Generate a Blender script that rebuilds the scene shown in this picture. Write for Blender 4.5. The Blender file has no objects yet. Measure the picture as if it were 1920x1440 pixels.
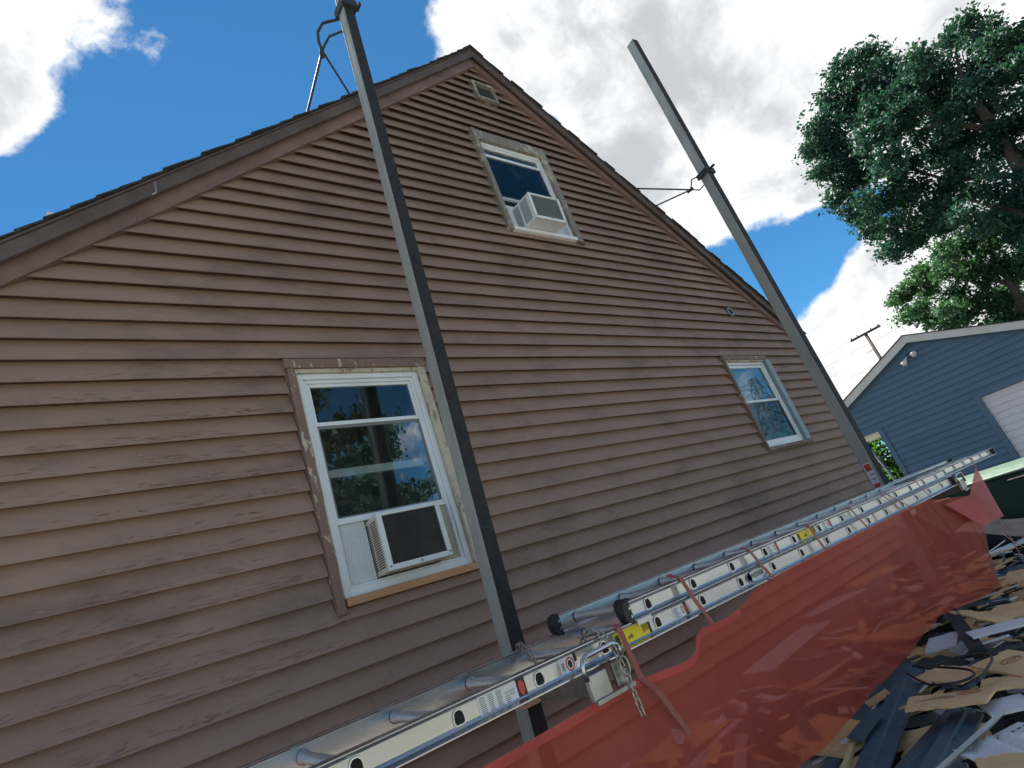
import bpy, bmesh, math, random
import numpy as np
from mathutils import Vector, Matrix, Euler
random.seed(7); rng = np.random.default_rng(7)
S = bpy.context.scene
COL = S.collection

# ------------------------------------------------------------------ camera
cam_d = bpy.data.cameras.new('camera'); cam = bpy.data.objects.new('camera', cam_d); COL.objects.link(cam)
S.camera = cam
CAM = Vector((0.0, -3.1377, 1.35))
right = Vector((0.77152, -0.55082, -0.31836)); down = Vector((-0.03427, 0.46370, -0.88533)); fwd = Vector((0.63528, 0.69396, 0.33888))
cam.matrix_world = Matrix(((right.x, -down.x, -fwd.x, CAM.x), (right.y, -down.y, -fwd.y, CAM.y), (right.z, -down.z, -fwd.z, CAM.z), (0, 0, 0, 1)))
cam_d.sensor_width = 36; cam_d.lens = 36 * 1072.66 / 1920; cam_d.clip_start = 0.05; cam_d.clip_end = 3000

# ------------------------------------------------------------------ sky, sun, exposure
SUN_EL, SUN_AZ = math.radians(61), math.radians(11)      # azimuth from +Y towards +X: the sun stands behind the house
W = bpy.data.worlds.new('World'); S.world = W; W.use_nodes = True
nt = W.node_tree; N = nt.nodes; L = nt.links; N.clear()
out = N.new('ShaderNodeOutputWorld'); bg = N.new('ShaderNodeBackground'); bg.inputs[1].default_value = 0.05
L.new(bg.outputs[0], out.inputs[0])
sky = N.new('ShaderNodeTexSky'); sky.sky_type = 'NISHITA'; sky.sun_disc = False
sky.sun_elevation = SUN_EL; sky.sun_rotation = SUN_AZ; sky.air_density = 0.75; sky.dust_density = 0.0; sky.ozone_density = 3.5
tc = N.new('ShaderNodeTexCoord')
def wmath(op, a, b=None, c=None):
    n = N.new('ShaderNodeMath'); n.operation = op
    for i, v in enumerate((a, b, c)):
        if v is None: continue
        if isinstance(v, (int, float)): n.inputs[i].default_value = v
        else: L.new(v, n.inputs[i])
    return n.outputs[0]
def wrange(v, a, b, c, d, smooth=True):
    n = N.new('ShaderNodeMapRange'); n.interpolation_type = 'SMOOTHSTEP' if smooth else 'LINEAR'
    L.new(v, n.inputs[0])
    for i, x in enumerate((a, b, c, d)): n.inputs[i + 1].default_value = x
    return n.outputs[0]
def wnoise(scale, detail, rough, off=(0, 0, 0), dist=0.0):
    m = N.new('ShaderNodeMapping'); L.new(tc.outputs['Generated'], m.inputs[0]); m.inputs['Location'].default_value = off
    n = N.new('ShaderNodeTexNoise'); n.inputs['Scale'].default_value = scale; n.inputs['Detail'].default_value = detail
    n.inputs['Roughness'].default_value = rough; n.inputs['Distortion'].default_value = dist
    L.new(m.outputs[0], n.inputs[0]); return n.outputs[0]
# cumulus banks (direction, angular radius in degrees, weight); the noise gives their edges and every other cloud of the sky
CLOUDS = [((-0.02, 0.600, 0.800), 13, .50), ((-0.06, 0.700, 0.71), 5, .28), ((-0.06, 0.785, 0.61), 2, .3), ((0.04, 0.755, 0.65), 5, -.55), ((-0.05, 0.757, 0.652), 3, -.45),
          ((0.529, 0.395, 0.751), 6, .36), ((0.646, 0.295, 0.705), 10, .42), ((0.776, 0.255, 0.577), 10, .46), ((0.850, 0.236, 0.465), 7, .40),
          ((0.823, 0.110, 0.557), 9, .42), ((0.789, 0.350, 0.505), 6, .34), ((0.863, 0.037, 0.503), 7, .3),
          ((0.952, 0.246, 0.190), 6, .46), ((0.960, 0.168, 0.222), 5, .42), ((0.945, 0.310, 0.14), 4, .4), ((0.97, 0.06, 0.24), 8, .3),
          ((0.256, 0.597, 0.760), 11, -.52), ((0.35, 0.52, 0.78), 9, -.44), ((0.870, 0.343, 0.352), 5.5, -.50), ((0.60, 0.45, 0.66), 2.8, -.46), ((0.66, 0.40, 0.635), 2.6, -.44), ((0.93, 0.20, 0.31), 4, -.42), ((0.12, 0.74, 0.66), 9, -.50)]
bias = None
for c, r, w in CLOUDS:
    d = N.new('ShaderNodeVectorMath'); d.operation = 'DOT_PRODUCT'; L.new(tc.outputs['Generated'], d.inputs[0])
    d.inputs[1].default_value = Vector(c).normalized()
    s = wrange(d.outputs['Value'], math.cos(math.radians(r * 1.5)), math.cos(math.radians(r * .25)), 0, w)
    bias = s if bias is None else wmath('ADD', bias, s)
bias = wmath('MINIMUM', bias, .5)
n1 = wnoise(4.2, 12, .60, (3.1, 1.7, .4), .25)
n2 = wnoise(13.0, 10, .66, (1.3, 5.1, 2.2), .3)
cov = wmath('ADD', wmath('ADD', wmath('MULTIPLY', n1, .75), wmath('MULTIPLY', n2, .35)), wmath('ADD', wmath('MULTIPLY', bias, .62), .065))
mask = wrange(cov, .600, .735, 0, 1)
thick = wrange(cov, .70, .92, 0, 1)
n3 = wnoise(3.4, 6, .55, (7.7, 2.1, 4.3), .1)
n4 = wnoise(7.5, 9, .62, (2.7, 8.8, 1.1), .4)
body = wrange(wmath('ADD', wmath('MULTIPLY', n3, .55), wmath('MULTIPLY', n4, .45)), .40, .60, 1, 0)
shade = wmath('MULTIPLY', wmath('ADD', wmath('MULTIPLY', thick, .75), .25), body)
ramp = N.new('ShaderNodeMix'); ramp.data_type = 'RGBA'; L.new(shade, ramp.inputs[0])
CLOUD_L = 4.9
ramp.inputs[6].default_value = (CLOUD_L, CLOUD_L * .995, CLOUD_L * .985, 1)
ramp.inputs[7].default_value = (CLOUD_L * .50, CLOUD_L * .525, CLOUD_L * .56, 1)
skyt = N.new('ShaderNodeMix'); skyt.data_type = 'RGBA'; skyt.blend_type = 'MULTIPLY'; skyt.inputs[0].default_value = 1
L.new(sky.outputs[0], skyt.inputs[6]); skyt.inputs[7].default_value = (.27, .60, .68, 1)      # the deep saturated blue of the photograph
wm = N.new('ShaderNodeMix'); wm.data_type = 'RGBA'; L.new(mask, wm.inputs[0]); L.new(skyt.outputs[2], wm.inputs[6]); L.new(ramp.outputs[2], wm.inputs[7])
L.new(wm.outputs[2], bg.inputs[0])
sun_d = bpy.data.lights.new('sun', 'SUN'); sun_d.energy = 4.5; sun_d.angle = math.radians(.6); sun_d.color = (1, .95, .88)
sun = bpy.data.objects.new('sun', sun_d); COL.objects.link(sun)
sv = Vector((math.sin(SUN_AZ) * math.cos(SUN_EL), math.cos(SUN_AZ) * math.cos(SUN_EL), math.sin(SUN_EL)))
sun.rotation_euler = sv.to_track_quat('Z', 'Y').to_euler(); sun.location = sv * 60
vs = S.view_settings; vs.view_transform = 'Standard'; vs.look = 'None'; vs.exposure = 2.3; vs.gamma = 1; vs.use_curve_mapping = False

# ------------------------------------------------------------------ helpers
class MB:
    def __init__(s): s.v = []; s.f = []; s.smooth = False
    def add(s, vs, fs):
        o = len(s.v); s.v += [tuple(v) for v in vs]; s.f += [tuple(i + o for i in f) for f in fs]; return s
    def box(s, x0, x1, y0, y1, z0, z1):
        return s.add([(x0, y0, z0), (x1, y0, z0), (x1, y1, z0), (x0, y1, z0), (x0, y0, z1), (x1, y0, z1), (x1, y1, z1), (x0, y1, z1)],
                     [(3, 2, 1, 0), (4, 5, 6, 7), (0, 1, 5, 4), (1, 2, 6, 5), (2, 3, 7, 6), (3, 0, 4, 7)])
    def prism(s, poly, axis, a, b):
        """poly: 2D points; extruded along axis 'x','y','z' from a to b"""
        n = len(poly)
        def P(p, t): return {'x': (t, p[0], p[1]), 'y': (p[0], t, p[1]), 'z': (p[0], p[1], t)}[axis]
        return s.add([P(p, a) for p in poly] + [P(p, b) for p in poly],
                     [tuple(range(n))[::-1], tuple(range(n, 2 * n))] + [(i, (i + 1) % n, n + (i + 1) % n, n + i) for i in range(n)])
    def tube(s, pts, r, n=8, closed=False, caps=True):
        pts = [Vector(p) for p in pts]; rs = r if isinstance(r, (list, tuple)) else [r] * len(pts); m = len(pts); vs_ = []; fs = []
        up = None
        for i, p in enumerate(pts):
            a = pts[(i - 1) % m] if (closed or i > 0) else p; b = pts[(i + 1) % m] if (closed or i < m - 1) else p
            t = (b - a).normalized()
            if up is None: up = Vector((0, 0, 1)) if abs(t.z) < .9 else Vector((1, 0, 0))
            u = t.cross(up).normalized(); w_ = u.cross(t).normalized(); up = w_
            for k in range(n):
                an = 2 * math.pi * k / n; vs_.append(p + rs[i] * (math.cos(an) * u + math.sin(an) * w_))
        for i in range(m if closed else m - 1):
            for k in range(n):
                a = i * n + k; b = i * n + (k + 1) % n; c = ((i + 1) % m) * n + (k + 1) % n; d = ((i + 1) % m) * n + k; fs.append((a, b, c, d))
        if caps and not closed: fs += [tuple(range(n))[::-1], tuple(range((m - 1) * n, m * n))]
        return s.add(vs_, fs)
    def mesh(s, name):
        me = bpy.data.meshes.new(name); me.from_pydata(s.v, [], s.f)
        bm = bmesh.new(); bm.from_mesh(me); bmesh.ops.recalc_face_normals(bm, faces=bm.faces); bm.to_mesh(me); bm.free()
        if s.smooth: me.polygons.foreach_set('use_smooth', [True] * len(me.polygons))
        return me
    def build(s, name, mat, parent=None, bevel=0, loc=None, rot=None, **tags):
        o = bpy.data.objects.new(name, s.mesh(name)); COL.objects.link(o)
        if mat: o.data.materials.append(mat)
        if parent: o.parent = parent
        if loc is not None: o.location = loc
        if rot is not None: o.rotation_euler = rot
        if bevel:
            m = o.modifiers.new('bevel', 'BEVEL'); m.width = bevel; m.segments = 2; m.limit_method = 'ANGLE'
        tag(o, **tags); return o
def tag(o, label=None, cat=None, group=None, kind=None):
    if label: o['label'] = label
    if cat: o['category'] = cat
    if group: o['group'] = group
    if kind: o['kind'] = kind
    return o
def empty(name, loc=(0, 0, 0), rot=(0, 0, 0), **tags):
    o = bpy.data.objects.new(name, None); COL.objects.link(o); o.location = loc; o.rotation_euler = rot; o.empty_display_size = .1; return tag(o, **tags)
def bx(x0, x1, y0, y1, z0, z1): return MB().box(x0, x1, y0, y1, z0, z1)
def smooth_flag(m): m.smooth = True; return m
def fract(v): return v - math.floor(v)

# ------------------------------------------------------------------ materials
def new_mat(name):
    m = bpy.data.materials.new(name); m.use_nodes = True; t = m.node_tree; b = t.nodes['Principled BSDF']; return m, t, b
def node(t, typ, **kw):
    n = t.nodes.new(typ)
    for k, v in kw.items():
        if k in n.inputs: n.inputs[k].default_value = v
        else: setattr(n, k, v)
    return n
def noise(t, scale, detail=5, rough=.55, stretch=(1, 1, 1), coord='Object', off=(0, 0, 0)):
    c = node(t, 'ShaderNodeTexCoord'); m = node(t, 'ShaderNodeMapping'); m.inputs['Scale'].default_value = stretch; m.inputs['Location'].default_value = off
    t.links.new(c.outputs[coord], m.inputs[0]); n = node(t, 'ShaderNodeTexNoise'); n.inputs['Scale'].default_value = scale
    n.inputs['Detail'].default_value = detail; n.inputs['Roughness'].default_value = rough; t.links.new(m.outputs[0], n.inputs[0]); return n.outputs[0]
def rng_node(t, v, a, b, c=0, d=1):
    n = node(t, 'ShaderNodeMapRange'); t.links.new(v, n.inputs[0])
    for i, x in enumerate((a, b, c, d)): n.inputs[i + 1].default_value = x
    return n.outputs[0]
def mixc(t, fac, a, b, blend='MIX'):
    n = node(t, 'ShaderNodeMix'); n.data_type = 'RGBA'; n.blend_type = blend
    for i, v in ((0, fac), (6, a), (7, b)):
        if isinstance(v, (int, float)): n.inputs[i].default_value = v
        elif isinstance(v, tuple): n.inputs[i].default_value = v if len(v) == 4 else v + (1,)
        else: t.links.new(v, n.inputs[i])
    return n.outputs[2]
def mth(t, op, a, b):
    n = node(t, 'ShaderNodeMath'); n.operation = op
    for i, v in enumerate((a, b)):
        if isinstance(v, (int, float)): n.inputs[i].default_value = v
        else: t.links.new(v, n.inputs[i])
    return n.outputs[0]
def bump(t, b, h, strength=.3, dist=.01):
    n = node(t, 'ShaderNodeBump'); n.inputs['Strength'].default_value = strength; n.inputs['Distance'].default_value = dist
    t.links.new(h, n.inputs['Height']); t.links.new(n.outputs[0], b.inputs['Normal'])
def simple(name, col, rough=.6, var=.18, scale=6, metal=0, bumps=.15, spec=.4, stretch=(1, 1, 1), grime=0.0):
    m, t, b = new_mat(name)
    n = noise(t, scale, 6, .6, stretch); f = rng_node(t, n, .3, .7)
    dk = tuple(c * (1 - var) for c in col); lt = tuple(min(1, c * (1 + var)) for c in col)
    c = mixc(t, f, dk, lt)
    if grime:
        g = rng_node(t, noise(t, scale * .35, 8, .7, off=(4, 2, 7)), .48, .68); c = mixc(t, mth(t, 'MULTIPLY', g, grime), c, (.05, .045, .04))
    t.links.new(c, b.inputs['Base Color'])
    r = rng_node(t, noise(t, scale * 3, 4, .6, stretch, off=(1, 1, 1)), .3, .7, max(.02, rough - .1), min(1, rough + .1)); t.links.new(r, b.inputs['Roughness'])
    b.inputs['Metallic'].default_value = metal; b.inputs['Specular IOR Level'].default_value = spec
    if bumps: bump(t, b, noise(t, scale * 8, 5, .6, stretch), bumps, .003)
    return m

def clapboard_mat(name, base, peel):
    m, t, b = new_mat(name)
    oi = node(t, 'ShaderNodeObjectInfo')
    big = rng_node(t, noise(t, 1.1, 6, .6, (1, 1, 1.6)), .3, .7)
    c = mixc(t, big, tuple(x * .86 for x in base), tuple(x * 1.12 for x in base))
    c = mixc(t, mth(t, 'MULTIPLY', oi.outputs['Random'], .35), c, tuple(x * .84 for x in base))
    gr = rng_node(t, noise(t, 7, 8, .65, (.18, 1, 2.2)), .35, .75)                       # faint drawn-out weathering along the grain
    c = mixc(t, mth(t, 'MULTIPLY', gr, .28), c, (base[0] * .72, base[1] * .76, base[2] * .80))
    dirt = rng_node(t, noise(t, 2.3, 9, .72, (.7, 1, 1.2), off=(5, 3, 1)), .50, .70)     # soot and damp stains
    c = mixc(t, mth(t, 'MULTIPLY', dirt, .50), c, (.075, .056, .046))
    # peeled paint, long flakes: mask = coarse areas x fine stretched cells
    area = rng_node(t, noise(t, .9, 4, .6, (1, 1, 1.5), off=(2.3, 0, 8.1)), .50 if peel else .64, .60 if peel else .74)
    fl = noise(t, 34, 6, .62, (.16, 1, 1.0), off=(.4, 0, 2))
    flm = rng_node(t, fl, .60, .64)
    pm = mth(t, 'MULTIPLY', area, flm)
    c = mixc(t, mth(t, 'MULTIPLY', pm, .5), c, (.31, .19, .14))
    edge = mth(t, 'MULTIPLY', area, mth(t, 'MULTIPLY', rng_node(t, fl, .575, .60), rng_node(t, fl, .645, .61)))
    c = mixc(t, mth(t, 'MULTIPLY', edge, .18), c, (.09, .058, .046))
    sp = rng_node(t, noise(t, 60, 2, .5, (.5, 1, 1), off=(9, 9, 9)), .775, .80)             # pale chips
    c = mixc(t, mth(t, 'MULTIPLY', sp, .55), c, (.45, .42, .38))
    t.links.new(c, b.inputs['Base Color']); b.inputs['Roughness'].default_value = .62; b.inputs['Specular IOR Level'].default_value = .3
    h = mth(t, 'SUBTRACT', mth(t, 'MULTIPLY', noise(t, 40, 6, .6, (.12, 1, 1)), .35), mth(t, 'MULTIPLY', pm, .35))
    bump(t, b, h, .55, .004); return m
BR = (.300, .198, .152)
M = {}
M['clap'] = clapboard_mat('brown_paint', BR, False)
M['clap_peel'] = clapboard_mat('brown_paint_peeling', BR, True)
M['trim_brown'] = simple('brown_trim', (.185, .115, .095), .6, .2, 5, grime=.4)
M['fascia'] = simple('dark_brown_fascia', (.10, .070, .062), .65, .3, 6, grime=.5)
def peeling_trim(name, paint, under, amount):
    m, t, b = new_mat(name)
    n = noise(t, 26, 7, .68, (1, 1, .35)); a = noise(t, 4, 4, .6, off=(3, 1, 2)); s = mth(t, 'ADD', mth(t, 'MULTIPLY', n, .6), mth(t, 'MULTIPLY', a, .4))
    f = rng_node(t, s, amount, amount + .03); c = mixc(t, f, paint, under)
    c = mixc(t, mth(t, 'MULTIPLY', rng_node(t, noise(t, 9, 6, .7, off=(8, 8, 1)), .45, .75), .35), c, (.10, .08, .06))
    t.links.new(c, b.inputs['Base Color']); b.inputs['Roughness'].default_value = .7; bump(t, b, s, .5, .006); return m
M['casing'] = peeling_trim('peeling_brown_casing', (.185, .115, .092), (.42, .38, .30), .56)
M['casing_cream'] = peeling_trim('peeling_cream_casing', (.50, .46, .36), (.28, .20, .13), .53)
M['casing_grey'] = peeling_trim('weathered_grey_casing', (.20, .175, .15), (.42, .38, .27), .53)
M['lap_shade'] = simple('lap_shade_board_back', (.045, .034, .028), .9, .3, 8, bumps=.2)  # shade of the lap gaps put into the colour of the board backs
M['bare'] = simple('bare_weathered_wood', (.36, .215, .145), .8, .25, 30, bumps=.3)
M['flake'] = simple('lifted_paint', (.33, .215, .17), .6, .15, 20, bumps=.1)
M['vinyl'] = simple('white_vinyl', (.68, .72, .75), .35, .05, 4, bumps=.03, grime=.12)
M['jamb_grey'] = simple('grey_blue_jamb', (.22, .27, .30), .45, .08, 4, bumps=.05)
M['sash_grey'] = simple('dark_grey_sash', (.16, .18, .19), .45, .1, 4, bumps=.05)
M['newwood'] = simple('fresh_cedar', (.46, .24, .12), .6, .2, 8, stretch=(.15, 1, 2), bumps=.2)
M['interior'] = simple('room_wall', (.38, .41, .42), .9, .15, 2)
M['curtain'] = simple('window_shade', (.42, .44, .44), .9, .1, 3)
M['shingle'] = simple('asphalt_shingle', (.035, .036, .036), .9, .35, 14, bumps=.5)
M['soffit'] = simple('soffit_board', (.11, .078, .068), .7, .2, 6)
M['concrete'] = simple('concrete', (.30, .29, .27), .85, .2, 5, bumps=.4, grime=.4)
M['black_hole'] = simple('dark_opening', (.012, .012, .012), .9, .1, 4)
M['pole_alu'] = simple('dull_aluminium', (.33, .34, .325), .6, .15, 5, metal=.15, bumps=.06, stretch=(1, 1, .1), grime=.25)
M['rubber'] = simple('black_rubber', (.018, .019, .021), .75, .3, 12, bumps=.35)
M['steel_dark'] = simple('dark_steel', (.03, .032, .036), .6, .25, 10, metal=.1, bumps=.15)
M['steel'] = simple('galvanised_steel', (.36, .36, .35), .42, .2, 14, metal=.8, bumps=.1, grime=.35)
M['zinc'] = simple('tarnished_chain', (.34, .30, .26), .38, .3, 30, metal=.9, bumps=.2)
M['alu'] = simple('mill_aluminium', (.44, .455, .49), .27, .06, 6, metal=1.0, bumps=.04, stretch=(.08, 1, 1), grime=.10)
M['alu_rung'] = simple('rung_aluminium', (.64, .64, .63), .40, .08, 20, metal=.85, bumps=.12)
M['blackplastic'] = simple('black_plastic', (.016, .016, .018), .5, .2, 10, bumps=.05)
M['ac_white'] = simple('ac_white', (.66, .70, .72), .4, .04, 5, bumps=.03, grime=.15)
M['ac_beige'] = simple('ac_beige', (.55, .52, .44), .5, .06, 5, bumps=.03, grime=.1)
M['ac_fin'] = simple('ac_dark_fins', (.045, .047, .050), .5, .2, 10, metal=.4, bumps=.05)
M['ac_fin_light'] = simple('ac_grey_fins', (.20, .235, .25), .5, .1, 10, metal=.3, bumps=.05)
M['garage_blue'] = simple('slate_blue_vinyl', (.080, .142, .208), .5, .08, 3, bumps=.12, stretch=(1, .2, 1))
M['garage_trim'] = simple('cream_fascia', (.58, .56, .50), .5, .07, 3, bumps=.05, grime=.1)
M['garage_door'] = simple('white_door', (.66, .63, .64), .5, .04, 3, bumps=.05)
M['deb_blue'] = simple('slate_blue_siding_scrap', (.055, .095, .130), .6, .25, 7, bumps=.3, grime=.3)
M['deb_tan'] = simple('raw_tan_board', (.64, .42, .21), .75, .14, 9, bumps=.25, grime=.12)
M['deb_white'] = simple('white_trim_scrap', (.60, .61, .64), .5, .08, 5, bumps=.1, grime=.2)
M['deb_grey'] = simple('grey_trim_scrap', (.36, .35, .34), .55, .12, 5, bumps=.1, grime=.2)
M['deb_dark'] = simple('dark_felt_scrap', (.028, .030, .036), .85, .3, 9, bumps=.3)
M['dark_cover'] = simple('dark_cover', (.010, .011, .013), .95, .3, 6, bumps=.2, spec=.05)  # for the added cover that darkens the sunlit ground
M['deb_beige'] = simple('weathered_board', (.30, .27, .22), .8, .2, 8, bumps=.3, grime=.25, stretch=(.2, 1, 1))
M['sheet'] = simple('crinkled_white_wrap', (.66, .65, .68), .3, .06, 12, bumps=.6)
M['bark'] = simple('bark', (.085, .070, .058), .9, .3, 9, bumps=.7)
M['wood_pole'] = simple('creosote_pole', (.035, .028, .024), .9, .2, 5)
M['pylon_steel'] = simple('pylon_steel', (.035, .037, .04), .6, .1, 3, metal=.4)
M['bin'] = simple('dark_green_plastic', (.018, .050, .034), .5, .2, 4, bumps=.05)
M['bin_lid'] = simple('pale_green_plastic', (.060, .095, .070), .4, .12, 4, bumps=.05)
M['lamp_white'] = simple('lamp_white', (.70, .68, .64), .4, .05, 4)
M['yellow'] = simple('yellow_sticker', (.72, .58, .02), .45, .06, 6, bumps=0)
M['sticker'] = simple('white_sticker', (.62, .64, .66), .45, .05, 6, bumps=0)
M['ink'] = simple('black_ink', (.02, .02, .025), .5, .05, 6, bumps=0)
M['ink_red'] = simple('red_ink', (.50, .06, .05), .5, .05, 6, bumps=0)
M['ink_blue'] = simple('blue_ink', (.03, .05, .22), .4, .05, 6, bumps=0)
M['ink_faint'] = simple('faded_ink', (.30, .20, .12), .7, .1, 6, bumps=0)
M['ink_rust'] = simple('red_brown_ink', (.42, .16, .08), .7, .1, 6, bumps=0)
M['cable'] = simple('cable_black', (.012, .014, .018), .5, .1, 6)
M['clear_wrap'] = simple('grey_film', (.5, .5, .52), .3, .1, 6)

def glass_mat(name, tint, ior=1.55, k=2.3):
    m, t, b = new_mat(name); t.nodes.remove(b); o = t.nodes['Material Output']
    fr = node(t, 'ShaderNodeFresnel'); fr.inputs['IOR'].default_value = ior
    f = mth(t, 'MULTIPLY', fr.outputs[0], k)
    tr = node(t, 'ShaderNodeBsdfTransparent'); tr.inputs[0].default_value = tint + (1,)
    gl = node(t, 'ShaderNodeBsdfGlossy'); gl.inputs['Roughness'].default_value = .012; gl.inputs[0].default_value = (.9, .95, .95, 1)
    bn = node(t, 'ShaderNodeBump'); bn.inputs['Strength'].default_value = .05; bn.inputs['Distance'].default_value = .004
    t.links.new(noise(t, 5, 2, .5), bn.inputs['Height']); t.links.new(bn.outputs[0], gl.inputs['Normal'])
    mx = node(t, 'ShaderNodeMixShader'); t.links.new(f, mx.inputs[0]); t.links.new(tr.outputs[0], mx.inputs[1]); t.links.new(gl.outputs[0], mx.inputs[2])
    t.links.new(mx.outputs[0], o.inputs[0]); return m
M['glass'] = glass_mat('window_glass', (.72, .80, .80))
M['glass_dim'] = glass_mat('screened_glass', (.45, .50, .52), 1.42, 1.2)

def leaf_mat(name, base, var):
    m, t, b = new_mat(name); g = node(t, 'ShaderNodeNewGeometry')
    n = rng_node(t, noise(t, .45, 3, .5), .35, .65)
    c = mixc(t, g.outputs['Random Per Island'], tuple(x * (1 - var) for x in base), tuple(x * (1 + var) for x in base))
    c = mixc(t, mth(t, 'MULTIPLY', n, .45), c, (base[0] * 1.5, base[1] * 1.25, base[2] * .8))
    t.links.new(c, b.inputs['Base Color']); b.inputs['Roughness'].default_value = .6; b.inputs['Specular IOR Level'].default_value = .15
    tl = node(t, 'ShaderNodeBsdfTranslucent'); t.links.new(mixc(t, 1.0, c, (1.3, 1.5, .7), 'MULTIPLY'), tl.inputs[0])
    mx = node(t, 'ShaderNodeMixShader'); mx.inputs[0].default_value = .22; t.links.new(b.outputs[0], mx.inputs[1]); t.links.new(tl.outputs[0], mx.inputs[2])
    t.links.new(mx.outputs[0], t.nodes['Material Output'].inputs[0]); return m
M['leaf'] = leaf_mat('dark_leaf', (.018, .056, .052), .4)
M['leaf2'] = leaf_mat('mid_leaf', (.036, .090, .055), .35)
M['leaf_bush'] = leaf_mat('bush_leaf', (.055, .14, .035), .35)
M['needle'] = leaf_mat('needle', (.020, .034, .026), .3)

def film_mat(name, col, trans, fac):
    m, t, b = new_mat(name); t.nodes.remove(b); o = t.nodes['Material Output']
    n = rng_node(t, noise(t, 3, 6, .6), .3, .7)
    c = mixc(t, n, tuple(x * .85 for x in col), tuple(min(1, x * 1.15) for x in col))
    df = node(t, 'ShaderNodeBsdfDiffuse'); t.links.new(c, df.inputs[0]); tl = node(t, 'ShaderNodeBsdfTranslucent'); t.links.new(c, tl.inputs[0])
    gl = node(t, 'ShaderNodeBsdfGlossy'); gl.inputs['Roughness'].default_value = .35; gl.inputs[0].default_value = (.8, .75, .8, 1)
    a = node(t, 'ShaderNodeMixShader'); a.inputs[0].default_value = .45; t.links.new(df.outputs[0], a.inputs[1]); t.links.new(tl.outputs[0], a.inputs[2])
    fr = node(t, 'ShaderNodeFresnel'); fr.inputs['IOR'].default_value = 1.06
    a2 = node(t, 'ShaderNodeMixShader'); t.links.new(fr.outputs[0], a2.inputs[0]); t.links.new(a.outputs[0], a2.inputs[1]); t.links.new(gl.outputs[0], a2.inputs[2])
    tp = node(t, 'ShaderNodeBsdfTransparent'); tp.inputs[0].default_value = trans + (1,)
    mx = node(t, 'ShaderNodeMixShader'); mx.inputs[0].default_value = fac; t.links.new(a2.outputs[0], mx.inputs[1]); t.links.new(tp.outputs[0], mx.inputs[2])
    t.links.new(mx.outputs[0], o.inputs[0]); return m
M['film'] = film_mat('red_mesh_film', (.95, .180, .125), (1.0, .58, .48), .54)
M['film_double'] = film_mat('red_mesh_folded', (.74, .17, .15), (.9, .4, .35), .20)
M['strap'] = simple('red_brown_strap', (.27, .075, .055), .5, .15, 9, bumps=.1)

def ground_mat():
    m, t, b = new_mat('dirt_and_grass')
    g = rng_node(t, noise(t, .35, 6, .65), .45, .6); c = mixc(t, g, (.24, .225, .20), (.12, .13, .08))
    c = mixc(t, rng_node(t, noise(t, 9, 8, .7), .35, .7), c, mixc(t, .5, c, (.05, .045, .035)))
    t.links.new(c, b.inputs['Base Color']); b.inputs['Roughness'].default_value = .95; bump(t, b, noise(t, 18, 8, .7), .6, .03); return m
M['ground'] = ground_mat()

# ------------------------------------------------------------------ ground
g = MB(); n = 40
xs = [-600, -200, -60] + [-20 + 2 * i for i in range(31)] + [60, 120, 300, 700]; ys = [-600, -200, -60] + [-20 + 2 * i for i in range(31)] + [60, 120, 300, 700]
g.add([(x, y, -.02 + (.02 * math.sin(x * .7) * math.cos(y * .6) if abs(x) < 50 else 0)) for y in ys for x in xs],
      [(j * len(xs) + i, j * len(xs) + i + 1, (j + 1) * len(xs) + i + 1, (j + 1) * len(xs) + i) for j in range(len(ys) - 1) for i in range(len(xs) - 1)])
g.build('ground', M['ground'], kind='structure')

def asphalt():
    m, t, b = new_mat('asphalt'); c = mixc(t, rng_node(t, noise(t, 3, 8, .7), .3, .7), (.022, .022, .024), (.042, .042, .043))
    t.links.new(c, b.inputs['Base Color']); b.inputs['Roughness'].default_value = .9; bump(t, b, noise(t, 90, 4, .6), .5, .01); return m
dv = MB(); nx, ny = 24, 16
dv.add([(7.7 + 8.75 * i / nx, -9.5 + 14 * j / ny, .016 + .006 * math.sin(i * 1.3) * math.cos(j)) for j in range(ny + 1) for i in range(nx + 1)], [(j * (nx + 1) + i, j * (nx + 1) + i + 1, (j + 1) * (nx + 1) + i + 1, (j + 1) * (nx + 1) + i) for j in range(ny) for i in range(nx)])
dv.build('driveway', asphalt(), kind='structure')

# ------------------------------------------------------------------ the brown house
E = .12; HEAD = 3.102; AX, AZ, SL = 3.915, 6.89, .835
XL, XR, DEPTH, FOUND = -.40, 8.235, 9.0, .42
def line_z(x): return AZ - SL * abs(x - AX)
house = empty('gable_house', (AX, 0, 0), label='brown clapboard gable house with three windows and peeling paint', cat='house')
HO = Vector((AX, 0, 0))
def hb(mb, name, mat, parent=None, bevel=0, **k):
    """build in world coordinates under the house (or under one of its parts, which all sit at the house origin)"""
    mb.v = [(v[0] - HO.x, v[1], v[2]) for v in mb.v]
    return mb.build(name, mat, parent or house, bevel, **k)
# window openings: casing outer rectangles
WIN = dict(low=(1.138, 2.080, 1.600, 3.084), right=(6.020, 7.085, 1.930, 3.086), up=(3.475, 4.475, 4.500, 5.780), vent=(3.79, 4.09, 6.365, 6.635))
HOLES = list(WIN.values())
def span(z):
    hw = (AZ + .10 - z) / SL
    return max(XL, AX - hw), min(XR, AX + hw)
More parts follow.
